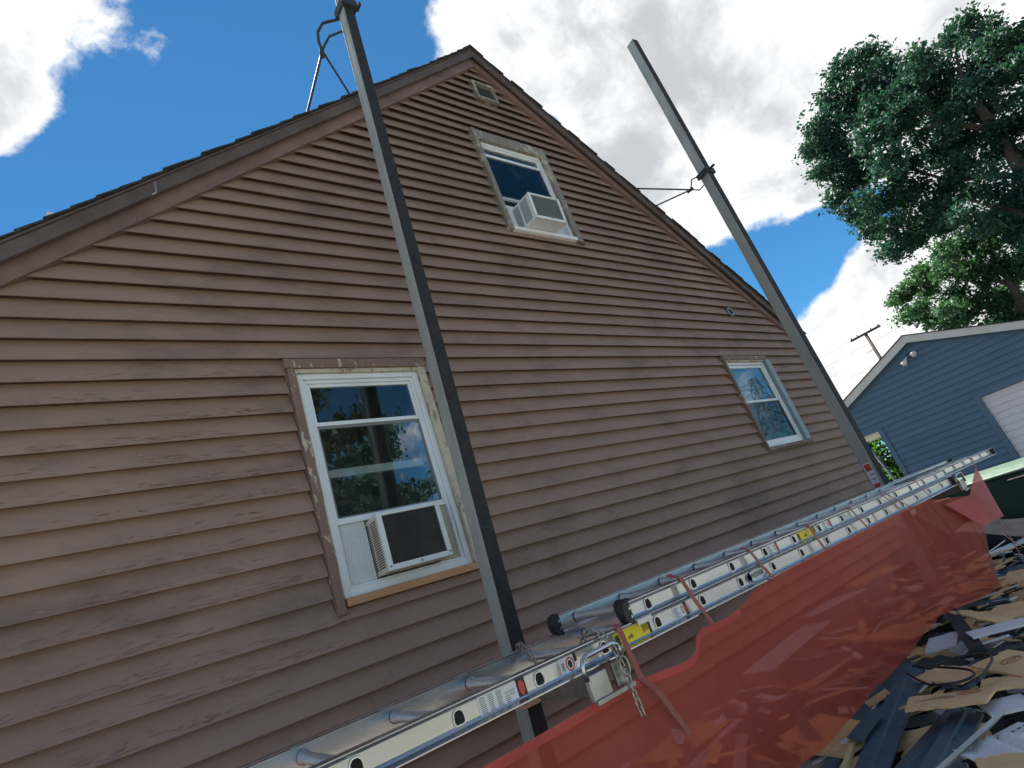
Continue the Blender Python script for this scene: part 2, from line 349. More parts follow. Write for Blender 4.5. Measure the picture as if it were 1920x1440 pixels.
# sheathing behind the boards, with the openings left open
zb = sorted({FOUND, 3.38, AZ + .09} | {z for h in HOLES for z in h[2:]} | {z for z in (4.2, 6.0)})
sh = MB()
for a, b_ in zip(zb, zb[1:]):
    (l0, r0), (l1, r1) = span(a), span(b_)
    cuts = sorted([(h[0] + .02, h[1] - .02) for h in HOLES if h[2] < b_ - .001 and h[3] > a + .001])
    edges = [(l0, l1)] + [x for c in cuts for x in ((c[0], c[0]), (c[1], c[1]))] + [(r0, r1)]
    for i in range(0, len(edges), 2):
        p, q = edges[i], edges[i + 1]
        sh.add([(p[0], .004, a), (q[0], .004, a), (q[1], .004, b_), (p[1], .004, b_), (p[0], .12, a), (q[0], .12, a), (q[1], .12, b_), (p[1], .12, b_)],
               [(0, 1, 2, 3), (7, 6, 5, 4), (0, 3, 7, 4), (1, 5, 6, 2)])
hb(sh, 'sheathing', M['fascia'])
hb(bx(XL + .03, XR - .03, .03, DEPTH, -.1, FOUND - .002), 'foundation', M['concrete'])
# remaining walls
side = MB(); side.box(XL + .01, XL + .12, .121, DEPTH, FOUND, 3.36); side.box(XR - .12, XR - .01, .121, DEPTH, FOUND, 3.36)
side.prism([(XL, FOUND), (XR, FOUND), (XR, 3.28), (AX, AZ), (XL, 3.28)], 'y', DEPTH, DEPTH + .12)
hb(side, 'outer_wall', M['trim_brown'])

def yface(z, z0): return -.050 + .042 * (z - z0) / E
def board(k, zlo, zhi, xa, xb, z0):
    """one clapboard between heights zlo..zhi of course with butt edge z0; xa, xb are (x at zlo, x at zhi)"""
    n = max(2, int((xb[0] - xa[0]) / .18)); v = []; f = []
    ph, am, sag = random.uniform(0, 6), random.uniform(.0005, .0018), random.uniform(-.0015, .0015)
    for i in range(n + 1):
        u = i / n; x0 = xa[0] + (xb[0] - xa[0]) * u; x1 = xa[1] + (xb[1] - xa[1]) * u
        w = am * math.sin(x0 * 1.7 + ph) + sag + random.uniform(-.0006, .0006); dy = random.uniform(-.0012, .0006)
        lo = zlo + (w if zlo == z0 else 0)
        v += [(x0, yface(zlo, z0) + dy, lo), (x1, yface(zhi, z0), zhi), (x1, yface(zhi, z0) + .004, zhi), (x0, yface(zlo, z0) + dy + .0075, lo)]      # thin board, hollow behind its lip
    for i in range(n):
        a = 4 * i; b_ = a + 4; f += [(a, b_, b_ + 1, a + 1), (a + 1, b_ + 1, b_ + 2, a + 2), (a + 3, a + 2, b_ + 2, b_ + 3), (a, a + 3, b_ + 3, b_)]
    f += [(0, 1, 2, 3), (4 * n, 4 * n + 3, 4 * n + 2, 4 * n + 1)]
    mat = M['clap_peel'] if (xa[0] < 1.4 and zlo < 3.3 and random.random() < .75) or random.random() < .12 else M['clap']
    o = hb(MB().add(v, f), 'clapboard', mat); o.data.materials.append(M['lap_shade'])
    for pg in o.data.polygons:                       # back of the board, near black to paint in the lap's shade
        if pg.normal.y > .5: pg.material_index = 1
k = -31
while True:
    z0 = HEAD - k * E; z1 = z0 + E + .012; k += 1
    if z0 < FOUND - .05: break
    l0, r0 = span(z0); l1, r1 = span(z1)
    if r0 - l0 < .12: continue
    if r1 <= l1 + .02: l1 = r1 = AX; l1 -= .01; r1 += .01
    # butt joints
    xs = [l0]; x = l0 + random.uniform(1.4, 4.6)
    while x < r0 - .7: xs.append(x); x += random.uniform(2.4, 4.9)
    xs.append(r0)
    def xat(x): return (l0, l1) if x == l0 else ((r0, r1) if x == r0 else (x, x))
    for a, b_ in zip(xs, xs[1:]):
        a2, b2 = (a if a == l0 else a + .0006), (b_ if b_ == r0 else b_ - .0006)
        segs = [(a2, b2, z0, z1)]
        for h in HOLES:
            new = []
            for (p, q, zl, zh) in segs:
                hx0, hx1 = h[0] - .004, h[1] + .004
                if zh <= h[2] + .001 or zl >= h[3] - .001 or q <= hx0 or p >= hx1: new.append((p, q, zl, zh)); continue
                if p < hx0 - .01: new.append((p, hx0, zl, zh))
                if q > hx1 + .01: new.append((hx1, q, zl, zh))
                pp, qq = max(p, hx0), min(q, hx1)
                if h[2] - zl > .012: new.append((pp, qq, zl, h[2] - .002))
                if zh - h[3] > .012: new.append((pp, qq, h[3] + .002, zh))
            segs = new
        for (p, q, zl, zh) in segs:
            pa = (p, l1 if p == l0 else p); qa = (q, r1 if q == r0 else q)
            if p == l0 and l1 > q: continue
            board(k, zl, zh, pa, qa, z0)
# curled paint slivers and bare patches, thickest on the weathered left half
def sliver(mb, x, z, ln, h, z0, lift):
    n = max(3, int(ln / .012)); v = []; ph = random.uniform(0, 6)
    for i in range(n + 1):
        u = i / n; env = math.sin(math.pi * min(1, max(0, u * .96 + .02))) ** .6; t_ = z + .35 * h * math.sin(u * 7 + ph); b__ = t_ - h * env * random.uniform(.6, 1.1)
        xx = x + ln * u
        v += [(xx, yface(t_, z0) - .0006, t_), (xx, yface((t_ + b__) / 2, z0) - .0015 - lift * .5 * env, (t_ + b__) / 2), (xx, yface(b__, z0) - .001 - lift * env, b__)]
    mb.add(v, [(3 * i + a, 3 * i + 3 + a, 3 * i + 4 + a, 3 * i + 1 + a) for i in range(n) for a in (0, 1)])
fa, fb_ = MB(), MB()
for c in range(120):
    left = random.random() < .72
    cx = random.uniform(-.2, 1.05) if left else random.uniform(2.1, 7.9); kk = random.randint(1, 15) if left else random.randint(-22, 14)
    z0 = HEAD - kk * E; l_, r_ = span(z0 + .1)
    if not l_ + .3 < cx < r_ - .5: continue
    for q in range(random.randint(3, 14) if left else random.randint(1, 3)):
        x = cx + random.gauss(0, .16 if left else .05); z = z0 + .012 + abs(random.gauss(0, .022)); ln = random.uniform(.012, .075) * (1.3 if random.random() < .2 else 1); h = random.uniform(.002, .0075)
        if any(w_[0] - .03 < x + ln and x < w_[1] + .03 and w_[2] - .03 < z < w_[3] + .03 for w_ in HOLES) or z > z0 + E - .01: continue
        sliver(fa if random.random() < .62 else fb_, x, z, ln, h, z0, random.uniform(.0008, .0045))
hb(fa, 'paint_flakes', M['flake'], kind='stuff'); hb(fb_, 'bare_slivers', M['bare'], kind='stuff')
# corner trim: off-white strip, worn below
hb(bx(XR + .001, XR + .024, -.053, .03, 1.9, 3.25), 'corner_strip', M['casing_cream'], bevel=.002)
hb(bx(XR + .001, XR + .022, -.052, .03, FOUND, 1.897), 'corner_strip', M['casing'], bevel=.002)

# rake boards, fascia, roof
cs = 1 / math.sqrt(1 + SL * SL); sn = SL * cs
def slope_strip(side, off0, off1, y0, y1, x_out, gap=.0, xin=None):
    """strip that follows the rake; off = vertical offset above the siding line"""
    xi = AX + side * gap if xin is None else xin; xo = x_out
    pl = [(xi, line_z(xi) + off0), (xo, line_z(xo) + off0), (xo, line_z(xo) + off1), (xi, line_z(xi) + off1)]
    return MB().prism(pl, 'y', y0, y1)
for s, xo in ((-1, XL - .32), (1, XR + .09)):
    j = AX + s * 2.1; j2 = AX + s * 3.45
    for a, b_ in ((AX + s * .001, j2 - s * .0006), (j2 + s * .0006, xo)):
        hb(slope_strip(s, -.004, .165, -.064, .001, b_, xin=a), 'rake_board', M['trim_brown'])
    hb(slope_strip(s, .166, .178, -.085, .001, xo, .001), 'soffit', M['soffit'])
    hb(slope_strip(s, .105, .205, -.112, -.086, xo, .001), 'fascia', M['fascia'], bevel=.003)
    hb(slope_strip(s, .206, .222, -.122, DEPTH + .1, xo, .001), 'roof_deck', M['fascia'])
    eave = MB().box(min(xo, xo - s * .02), max(xo, xo - s * .02), -.08, DEPTH + .1, line_z(xo) + .02, line_z(xo) + .20); hb(eave, 'eave_fascia', M['fascia'])
    nsh = 40; x_in, x_o = AX, xo + s * .03
    for i in range(nsh):
        xa = x_in + (x_o - x_in) * i / nsh; xb = x_in + (x_o - x_in) * (i + 1.25) / nsh
        yo = -.128 - random.uniform(.0, .022)
        za, zb_ = line_z(xa) + .223, line_z(xb) + .223 + .014
        t_ = .010 + random.uniform(0, .004)
        hb(MB().prism([(xa, za), (xb, zb_), (xb, zb_ + t_), (xa, za + t_)], 'y', yo, DEPTH + .12), 'shingle_course', M['shingle'])
hb(MB().prism([(AX - .14, line_z(AX - .14) + .245), (AX, AZ + .245), (AX + .14, line_z(AX + .14) + .245), (AX + .14, line_z(AX + .14) + .258), (AX, AZ + .262), (AX - .14, line_z(AX - .14) + .258)], 'y', -.14, DEPTH + .12), 'ridge_cap', M['shingle'])
hb(MB().box(.07, .12, .25, .37, 4.0, 4.25).box(.06, .13, .24, .38, 4.25, 4.262), 'roof_vent', M['vinyl'])
hb(MB().tube([(.57, -.115, 4.27), (.57, -.135, 4.27), (.57, -.135, 4.19), (.55, -.12, 4.18)], .006, 6), 'gutter_hook', M['steel'])
# pipe stub on the wall
pv = MB(); ring = [(6.79 + .055 * math.cos(a * math.pi / 8), -.050, 3.745 + .055 * math.sin(a * math.pi / 8)) for a in range(16)]
pv.smooth = True; pv.tube(ring, .010, 8, closed=True)
pvo = hb(pv, 'wall_vent', M['jamb_grey'])
hb(MB().prism([(6.79 + .05 * math.cos(a * math.pi / 8), 3.745 + .05 * math.sin(a * math.pi / 8)) for a in range(16)], 'y', -.048, -.030), 'opening', M['black_hole'], pvo)

def frame_rect(x0, x1, z0, z1, w, y0, y1, wt=None, wb=None):
    wt = w if wt is None else wt; wb = w if wb is None else wb
    return MB().box(x0, x0 + w, y0, y1, z0, z1).box(x1 - w, x1, y0, y1, z0, z1).box(x0 + w, x1 - w, y0, y1, z1 - wt, z1).box(x0 + w, x1 - w, y0, y1, z0, z0 + wb)
def pane(x0, x1, z0, z1, y): return MB().add([(x0, y, z0), (x1, y, z0), (x1, y, z1), (x0, y, z1)], [(0, 1, 2, 3)])
def room(x0, x1, z0, z1, y0, d, par, shade=None):
    r = MB(); r.add([(x0 - .3, y0, z0 - .3), (x1 + .3, y0, z0 - .3), (x1 + .3, y0, z1 + .3), (x0 - .3, y0, z1 + .3), (x0 - .3, y0 + d, z0 - .3), (x1 + .3, y0 + d, z0 - .3), (x1 + .3, y0 + d, z1 + .3), (x0 - .3, y0 + d, z1 + .3)],
                    [(4, 5, 6, 7), (0, 4, 7, 3), (1, 2, 6, 5), (3, 7, 6, 2), (0, 1, 5, 4)])
    hb(r, 'room_interior', M['interior'], par)

# --- lower window
x0, x1, z0, z1 = WIN['low']
w1 = hb(bx(x0 - .012, x1 + .012, -.072, .01, z1 - .062, z1), 'window', M['casing'], bevel=.003)           # head casing
hb(bx(x0, x0 + .046, -.067, .012, z0 - .03, z1 - .063), 'casing', M['casing'], w1, bevel=.004)
hb(bx(x1 - .050, x1, -.067, .012, z0 + .045, z1 - .063), 'casing', M['casing_cream'], w1, bevel=.004)
hb(bx(x0 + .047, x0 + .056, -.054, .02, z0 + .05, z1 - .064), 'stop_strip', M['casing_cream'], w1)
hb(bx(x0 + .047, x1 - .051, -.052, .02, z1 - .088, z1 - .063), 'head_stop', M['casing_cream'], w1)
hb(bx(x0 + .056, x1 + .01, -.075, .0, z0 + .002, z0 + .044), 'sill', M['newwood'], w1, bevel=.003)
hb(bx(x0 - .005, x0 + .055, -.03, .0, z0 - .045, z0 - .031), 'gap', M['black_hole'], w1)
fx0, fx1, fz0, fz1 = x0 + .057, x1 - .052, z0 + .046, z1 - .089
hb(frame_rect(fx0, fx1, fz0, fz1, .036, -.034, .06, .034, .046), 'frame', M['vinyl'], w1, bevel=.004)
hb(frame_rect(fx0 + .037, fx1 - .037, fz0 + .047, fz1 - .035, .020, -.018, .06, .022, .012), 'inner_frame', M['vinyl'], w1, bevel=.003)
gx0, gx1 = fx0 + .058, fx1 - .058
hb(frame_rect(gx0, gx1, 2.665, fz1 - .058, .020, -.006, .03, .020, .014), 'upper_sash', M['vinyl'], w1, bevel=.002)
hb(pane(gx0 + .02, gx1 - .02, 2.679, fz1 - .078, .004), 'pane', M['glass'], w1)
hb(frame_rect(gx0 - .004, gx1 + .004, 2.045, 2.664, .014, -.012, .02, .012, .034), 'storm_sash', M['vinyl'], w1, bevel=.002)
hb(frame_rect(gx0 + .011, gx1 - .011, 2.080, 2.651, .010, -.004, .012, .016, .008), 'storm_gasket', M['sash_grey'], w1)
hb(pane(gx0 + .02, gx1 - .02, 2.087, 2.636, .003), 'pane', M['glass'], w1)
hb(bx(gx0 + .01, gx1 - .01, .03, .06, 2.335, 2.385), 'meeting_rail', M['curtain'], w1, bevel=.003)
hb(bx(gx0, gx0 + .03, .022, .06, 2.05, 2.66), 'inner_stile', M['sash_grey'], w1); hb(bx(gx1 - .05, gx1, .022, .06, 2.05, 2.66), 'inner_stile', M['sash_grey'], w1)
room(fx0, fx1, fz0, fz1, .125, 1.6, w1)
# accordion side panels of the air conditioner
def ribbed(xa, xb, za, zc, y, n):
    m = MB(); poly = []
    for i in range(n):
        u = xa + (xb - xa) * i / n; v = xa + (xb - xa) * (i + .5) / n; poly += [(u, y), (v, y - .008)]
    poly.append((xb, y)); poly += [(xb, y + .012), (xa, y + .012)]
    return m.prism(poly, 'z', za, zc)
hb(ribbed(gx0, 1.42, fz0 + .06, 2.044, .012, 14), 'accordion_panel', M['ac_white'], w1)
hb(ribbed(1.835, gx1 + .004, fz0 + .06, 2.044, .012, 10), 'accordion_panel', M['ac_beige'], w1)

# --- right window
x0, x1, z0, z1 = WIN['right']
w2 = hb(bx(x0 - .012, x1 - .06, -.070, .01, z1 - .050, z1), 'window', M['casing'], bevel=.003)
hb(bx(x0, x0 + .034, -.067, .012, z0, z1 - .051), 'casing', M['casing'], w2, bevel=.003)
hb(bx(x0 + .035, x0 + .048, -.056, .02, z0 + .03, z1 - .052), 'stop_strip', M['casing_cream'], w2)
hb(bx(x0 + .035, x1 - .130, -.056, .02, z1 - .066, z1 - .051), 'head_stop', M['casing_cream'], w2)
hb(bx(x1 - .11, x1, -.068, .012, z0 + .026, z1 - .049), 'casing', M['jamb_grey'], w2, bevel=.004)
hb(bx(x1 - .129, x1 - .111, -.04, .02, z0 + .026, z1 - .051), 'stop_strip', M['jamb_grey'], w2)
hb(bx(x0 - .004, x1 + .012, -.070, .01, z0 - .012, z0 + .025), 'sill', M['casing'], w2, bevel=.003)
fx0, fx1, fz0, fz1 = x0 + .049, x1 - .130, z0 + .026, z1 - .067
hb(frame_rect(fx0, fx1, fz0, fz1, .026, -.030, .06, .030, .040), 'frame', M['vinyl'], w2, bevel=.004)
hb(frame_rect(fx0 + .027, fx1 - .027, 2.515, fz1 - .032, .030, -.010, .03, .034, .016), 'upper_sash', M['vinyl'], w2, bevel=.003)
hb(pane(fx0 + .057, fx1 - .057, 2.531, fz1 - .066, .0), 'pane', M['glass'], w2)
hb(frame_rect(fx0 + .027, fx1 - .027, fz0 + .041, 2.514, .016, -.016, .02, .012, .045), 'storm_sash', M['vinyl'], w2, bevel=.003)
hb(pane(fx0 + .043, fx1 - .043, fz0 + .086, 2.502, -.006), 'pane', M['glass_dim'], w2)
hb(bx(fx0 + .05, fx1 - .14, .09, .10, fz0 + .04, fz1 - .05), 'window_shade', M['interior'], w2)
room(fx0, fx1, fz0, fz1, .125, 1.4, w2)

# --- attic window
x0, x1, z0, z1 = WIN['up']
w3 = hb(bx(x0 + .02, x1 + .004, -.068, .01, z1 - .125, z1), 'window', M['casing_grey'], bevel=.003)
hb(bx(x0 - .004, x0 + .052, -.070, .012, z0 - .01, z1 + .012), 'casing', M['casing_grey'], w3, bevel=.004)
hb(bx(x1 - .085, x1 - .004, -.067, .012, z0 - .02, z1 - .126), 'casing', M['casing_grey'], w3, bevel=.004)
hb(bx(x1 - .075, x1 + .012, -.067, .012, z0 - .045, z0 - .021), 'sill_end', M['fascia'], w3, bevel=.002)
hb(bx(x0 + .052, x1 - .086, -.068, .01, z0 - .010, z0 + .028), 'sill', M['vinyl'], w3, bevel=.003)
fx0, fx1, fz0, fz1 = x0 + .053, x1 - .087, z0 + .029, z1 - .126
hb(frame_rect(fx0, fx1, fz0, fz1, .030, -.030, .06, .030, .03), 'frame', M['vinyl'], w3, bevel=.003)
hb(frame_rect(fx0 + .031, fx1 - .031, 5.50, fz1 - .031, .022, -.012, .03, .020, .016), 'upper_sash', M['vinyl'], w3, bevel=.002)
hb(pane(fx0 + .05, fx1 - .05, 5.515, fz1 - .05, .004), 'pane', M['glass'], w3)
hb(frame_rect(fx0 + .031, fx1 - .031, 4.93, 5.499, .014, -.014, .02, .014, .012), 'storm_sash', M['vinyl'], w3, bevel=.002)
hb(pane(fx0 + .045, fx1 - .045, 4.94, 5.486, -.002), 'pane', M['glass_dim'], w3)
hb(frame_rect(fx0 + .031, fx1 - .031, 4.845, 5.0, .016, .024, .055, .016, .03), 'lower_sash', M['vinyl'], w3, bevel=.002)
hb(pane(fx0 + .045, fx1 - .045, 4.876, 4.985, .04), 'pane', M['glass'], w3)
hb(bx(fx0 + .03, fx1 - .03, .06, .075, 4.95, 5.02), 'meeting_rail', M['curtain'], w3)
hb(ribbed(fx0 + .03, 3.72, fz0 + .03, 4.844, .03, 8), 'accordion_panel', M['ac_white'], w3)
hb(ribbed(4.20, fx1 - .03, fz0 + .03, 4.844, .03, 8), 'accordion_panel', M['ac_white'], w3)
room(fx0, fx1, fz0, fz1, .125, 1.4, w3)

# --- gable vent
x0, x1, z0, z1 = WIN['vent']
v = hb(frame_rect(x0, x1, z0, z1, .032, -.060, .01), 'gable_vent', M['casing_grey'], bevel=.003)
hb(bx(x0 + .03, x1 - .03, .006, .012, z0 + .03, z1 - .03), 'vent_back', M['black_hole'], v)
for i in range(6):
    zz = z0 + .045 + i * .034
    hb(MB().prism([(-.042, zz - .014), (-.040, zz - .016), (.002, zz + .014), (.0, zz + .016)], 'x', x0 + .033, x1 - .033), 'slat', M['sash_grey'], v)

# ------------------------------------------------------------------ air conditioners
def air_con(x0, x1, z0, z1, yf, yb, tilt, fin, label, side):
    cx, cz = (x0 + x1) / 2, z0
    r = empty('window_air_conditioner', (cx, yb, cz), (tilt, 0, 0), label=label, cat='air conditioner')
    w, h, d = (x1 - x0) / 2, z1 - z0, yf - yb          # local: front at y=d (negative)
    c = MB().box(-w, w, d + .012, 0, 0, h); c.build('cabinet', M['ac_white'] if side is None else side, r, .004)
    fr = MB(); b_ = .028
    fr.box(-w - .002, -w + b_, d - .006, d + .0115, -.002, h + .002).box(w - b_, w + .002, d - .006, d + .0115, -.002, h + .002)
    fr.box(-w + b_, w - b_, d - .006, d + .0115, h - .016, h + .002).box(-w + b_, w - b_, d - .006, d + .0115, -.002, b_)
    fr.build('front_frame', M['ac_white'], r, .003)
    nf = 24; f = MB(); f.box(-w + b_, w - b_, d + .0085, d + .0112, b_, h - .016)
    for i in range(nf):
        zz = b_ + (h - .016 - b_) * (i + .5) / nf; f.box(-w + b_ + .001, w - b_ - .001, d + .001, d + .0083, zz - .0022, zz + .0012)
    f.build('condenser_grille', fin, r)
    ns = 20
    for s in (-1, 1):
        sl = MB()
        for i in range(ns):
            zz = h * .1 + h * .8 * i / (ns - 1)
            for (a, c2) in ((.12, .45), (.52, .86)):
                sl.box(*sorted((s * w, s * (w + .0012))), d * (1 - a) if False else d + (-d) * a, d + (-d) * c2, zz - h * .012, zz + h * .012)
        sl.build('side_louvre', M['fascia'] if side is not None else M['sash_grey'], r)
    kn = MB(); 
    for (kx, kz) in ((-w + .012, .02), (w - .012, .022), (0, .012)): kn.prism([(kx + .006 * math.cos(q * math.pi / 4), kz + .006 * math.sin(q * math.pi / 4)) for q in range(8)], 'y', d - .010, d - .0055)
    kn.build('screw', M['sash_grey'], r)
    return r
air_con(1.425, 1.832, 1.715, 2.035, -.150, .10, 0, M['ac_fin'], 'white air conditioner with dark finned grille and beige louvred side in lower window', M['ac_beige'])
air_con(3.690, 4.105, 4.545, 4.835, -.225, .10, math.radians(3.0), M['ac_fin_light'], 'white air conditioner with pale grey grille jutting from attic window', None)

# ------------------------------------------------------------------ pump-jack poles with roof braces
def pole(name, base, top, w, d, rz, label, stickers=False):
    base, top = Vector(base), Vector(top); ax = (top - base); h = ax.length
    r = empty(name, base, label=label, cat='pole', group='scaffold poles')
    q = Vector((0, 0, 1)).rotation_difference(ax.normalized()); r.rotation_mode = 'QUATERNION'; r.rotation_quaternion = q @ Euler((0, 0, rz)).to_quaternion()
    t = .004; al = MB()
    al.prism([(0, 0), (w, 0), (w, d), (w - t * 4, d), (w - t * 4, d - t), (w - t, d - t), (w - t, t), (t, t), (t, d - t), (t * 4, d - t), (t * 4, d), (0, d)], 'z', 0.02, h)
    # local x: along the wall, y: towards the wall; front-left edge is the local z axis
    al.build('aluminium_post', M['pole_alu'], r, .002)
    MB().prism([(.004, -.007), (w - .004, -.007), (w - .004, -.0005), (.004, -.0005)], 'z', .03, h - .006).build('rubber_strip', M['rubber'], r, .001)
    fl = MB(); fl.box(-.0035, -.0005, .012, .022, .03, h - .01).box(-.0035, -.0005, d - .020, d - .010, .03, h - .01); fl.build('side_rib', M['pole_alu'], r)
    bt = MB()
    for i in range(int(h / .42)):
        zz = .25 + i * .42; xx = w * (.35 if i % 2 else .65)
        bt.prism([(xx + .0045 * math.cos(a * math.pi / 3), zz + .0045 * math.sin(a * math.pi / 3)) for a in range(6)], 'y', -.0095, -.0072)
    bt.build('screw', M['steel_dark'], r)
    MB().box(-.06, w + .06, -.06, d + .06, 0, .018).build('foot_plate', M['steel'], r, .002)
    return r
P1 = Vector((1.700, -.545, 0)); P1T = Vector((2.085, -.535, 7.1))
p1 = pole('scaffold_pole', P1, P1T, .092, .098, 0, 'tall aluminium scaffold pole with black rubber face crossing lower window edge')
P2 = Vector((6.290, -.82, 0)); P2T = Vector((6.40, -.80, 7.66))
p2 = pole('scaffold_pole', P2, P2T, .098, .120, math.radians(-7), 'tall aluminium scaffold pole with warning stickers beside blue garage')
# warning stickers on the far pole's left face (local x = 0 side)
def on_face(name, y0, y1, z0, z1, mat, parent, off): return MB().box(-.0006 - off, -.0005 - off + .0002, y0, y1, z0, z1).build(name, mat, parent)
st = on_face('sticker', .022, .103, .80, 1.46, M['sticker'], p2, .004)
for (a, b_) in ((1.38, 1.45), (1.18, 1.25), (.98, 1.04)): on_face('warning_band', .03, .095, a, b_, M['ink_red'], st, .0046)
for i in range(13):
    zz = .82 + i * .047
    if not any(a - .02 < zz < b_ + .02 for a, b_ in ((1.38, 1.45), (1.18, 1.25), (.98, 1.04))): on_face('print_line', .03, .085, zz, zz + .012, M['ink_faint'], st, .0046)
b1 = empty('roof_brace', (1.93, -.5, 6.2), label='dark forked steel roof brace behind pole above lower window', cat='brace', group='roof braces')
def bb(mb, name, mat, par):
    o = Vector(par.location); mb.v = [tuple(Vector(v) - o) for v in mb.v]; return mb.build(name, mat, par)
def lerp(a, b_, t): return Vector(a) + (Vector(b_) - Vector(a)) * t
px = lambda z: 1.700 + .385 * z / 7.1
bb(MB().box(px(6.2) - .022, px(6.2) + .115, -.575, -.545, 6.16, 6.24).box(px(6.2) - .022, px(6.2) - .003, -.545, -.43, 6.16, 6.235).box(px(6.2) + .096, px(6.2) + .115, -.545, -.43, 6.16, 6.235).box(px(6.2) - .022, px(6.2) + .115, -.43, -.41, 6.165, 6.23), 'clamp', M['steel_dark'], b1)
bb(MB().box(px(6.2) + .117, px(6.2) + .135, -.60, -.53, 6.17, 6.20), 'lock_lever', M['steel_dark'], b1)
nd = Vector((1.935, -.20, 6.0))
bb(MB().tube([(px(6.2) + .0, -.41, 6.17), (1.91, -.36, 6.12), (1.885, -.29, 6.09), (1.90, -.24, 6.045), nd], .012, 8), 'hook_rod', M['steel_dark'], b1)
bb(MB().tube([(px(6.0) + .0, -.43, 5.99), (1.955, -.33, 6.02), (1.95, -.25, 6.03), nd], .010, 8), 'tie_rod', M['steel_dark'], b1)
bb(MB().tube([nd + Vector((0, 0, .03)), nd + Vector((-.004, .02, -.05))], .022, 8), 'coupler', M['steel_dark'], b1)
bb(MB().tube([nd, (1.745, .34, 5.30)], .011, 8), 'leg', M['steel_dark'], b1)
bb(MB().tube([nd, (2.55, .34, 5.97)], .009, 8), 'leg', M['steel_dark'], b1)
b2 = empty('roof_brace', (6.36, -.7, 5.3), label='dark forked steel roof brace tied to pole with stickers', cat='brace', group='roof braces')
cc = lerp(P2, P2T, 5.27 / 7.66)
c2m = MB().box(-.012, .112, -.03, -.008, -.035, .035).box(-.03, -.006, -.03, .14, -.035, .035).box(.105, .125, -.03, .14, -.035, .035).box(.02, .05, -.10, -.03, .0, .02)
rot = Matrix.Rotation(math.radians(-7), 4, 'Z'); c2m.v = [tuple(rot @ Vector(v) + cc) for v in c2m.v]; bb(c2m, 'clamp', M['steel_dark'], b2)
nd2 = Vector((6.355, -.53, 5.215))
loop = [cc + Vector((.02, .06, -.0)), (6.37, -.66, 5.30), (6.31, -.62, 5.29), nd2, (6.41, -.60, 5.16), cc + Vector((.03, .08, -.10))]
bb(MB().tube(loop, .010, 8), 'hook_rod', M['steel_dark'], b2)
bb(MB().tube([nd2 + Vector((.02, -.02, .01)), nd2 + Vector((-.04, .03, -.02))], .022, 8), 'coupler', M['steel_dark'], b2)
bb(MB().tube([nd2, (5.55, .25, line_z(5.55) + .245)], .010, 8), 'leg', M['steel_dark'], b2)
bb(MB().tube([nd2, (6.05, .25, line_z(6.05) + .245)], .010, 8), 'leg', M['steel_dark'], b2)

# ------------------------------------------------------------------ ladders on the brackets
TILT = .062                                   # far rail lies a little higher
def lz(x, y, z): return z - .0045 * (x - .57) + TILT * (y + 1.5)
def rail(xa, xb, yc, zc, h, outer):
    """I-shaped rail; outer = -1 near rail, +1 far rail"""
    f = .028; t = .0026; hh = h / 2; e = .006
    pr = [(0, -hh), (outer * f, -hh), (outer * f, -hh + .006), (outer * (f - .004), -hh + .007), (outer * .010, -hh + .011), (outer * .004, -hh + .020), (outer * .004, hh - .016), (outer * .008, hh - .010),
          (outer * (f - .004), hh - .006), (outer * f, hh - .005), (outer * f, hh), (0, hh), (-outer * .008, hh), (-outer * .008, hh - .003), (0, hh - .006), (0, -hh + .006), (-outer * .008, -hh + .003), (-outer * .008, -hh)]
    m = MB(); m.prism([(yc + p[0], zc + p[1]) for p in pr], 'x', xa, xb)
    return m
def lad(mb, name, mat, par, bevel=0):
    mb.v = [(v[0], v[1], lz(*v)) for v in mb.v]; o = Vector((par.parent or par).location); mb.v = [(v[0] - o.x, v[1] - o.y, v[2] - o.z) for v in mb.v]
    return mb.build(name, mat, par, bevel)
ladder = empty('extension_ladder', (2.6, -1.3, 1.10), label='silver aluminium extension ladder lying flat on the pole brackets', cat='ladder')
YN, YF = -1.497, -1.085
SEC = dict(base=(-.62, 5.72, 1.114, .082), fly=(1.655, 5.66, 1.187, .074))
dpoly = [(-.016, .0), (-.014, .010), (-.008, .0165), (0, .018), (.008, .0165), (.014, .010), (.016, 0), (.016, -.012), (.010, -.017), (-.010, -.017), (-.016, -.012)]
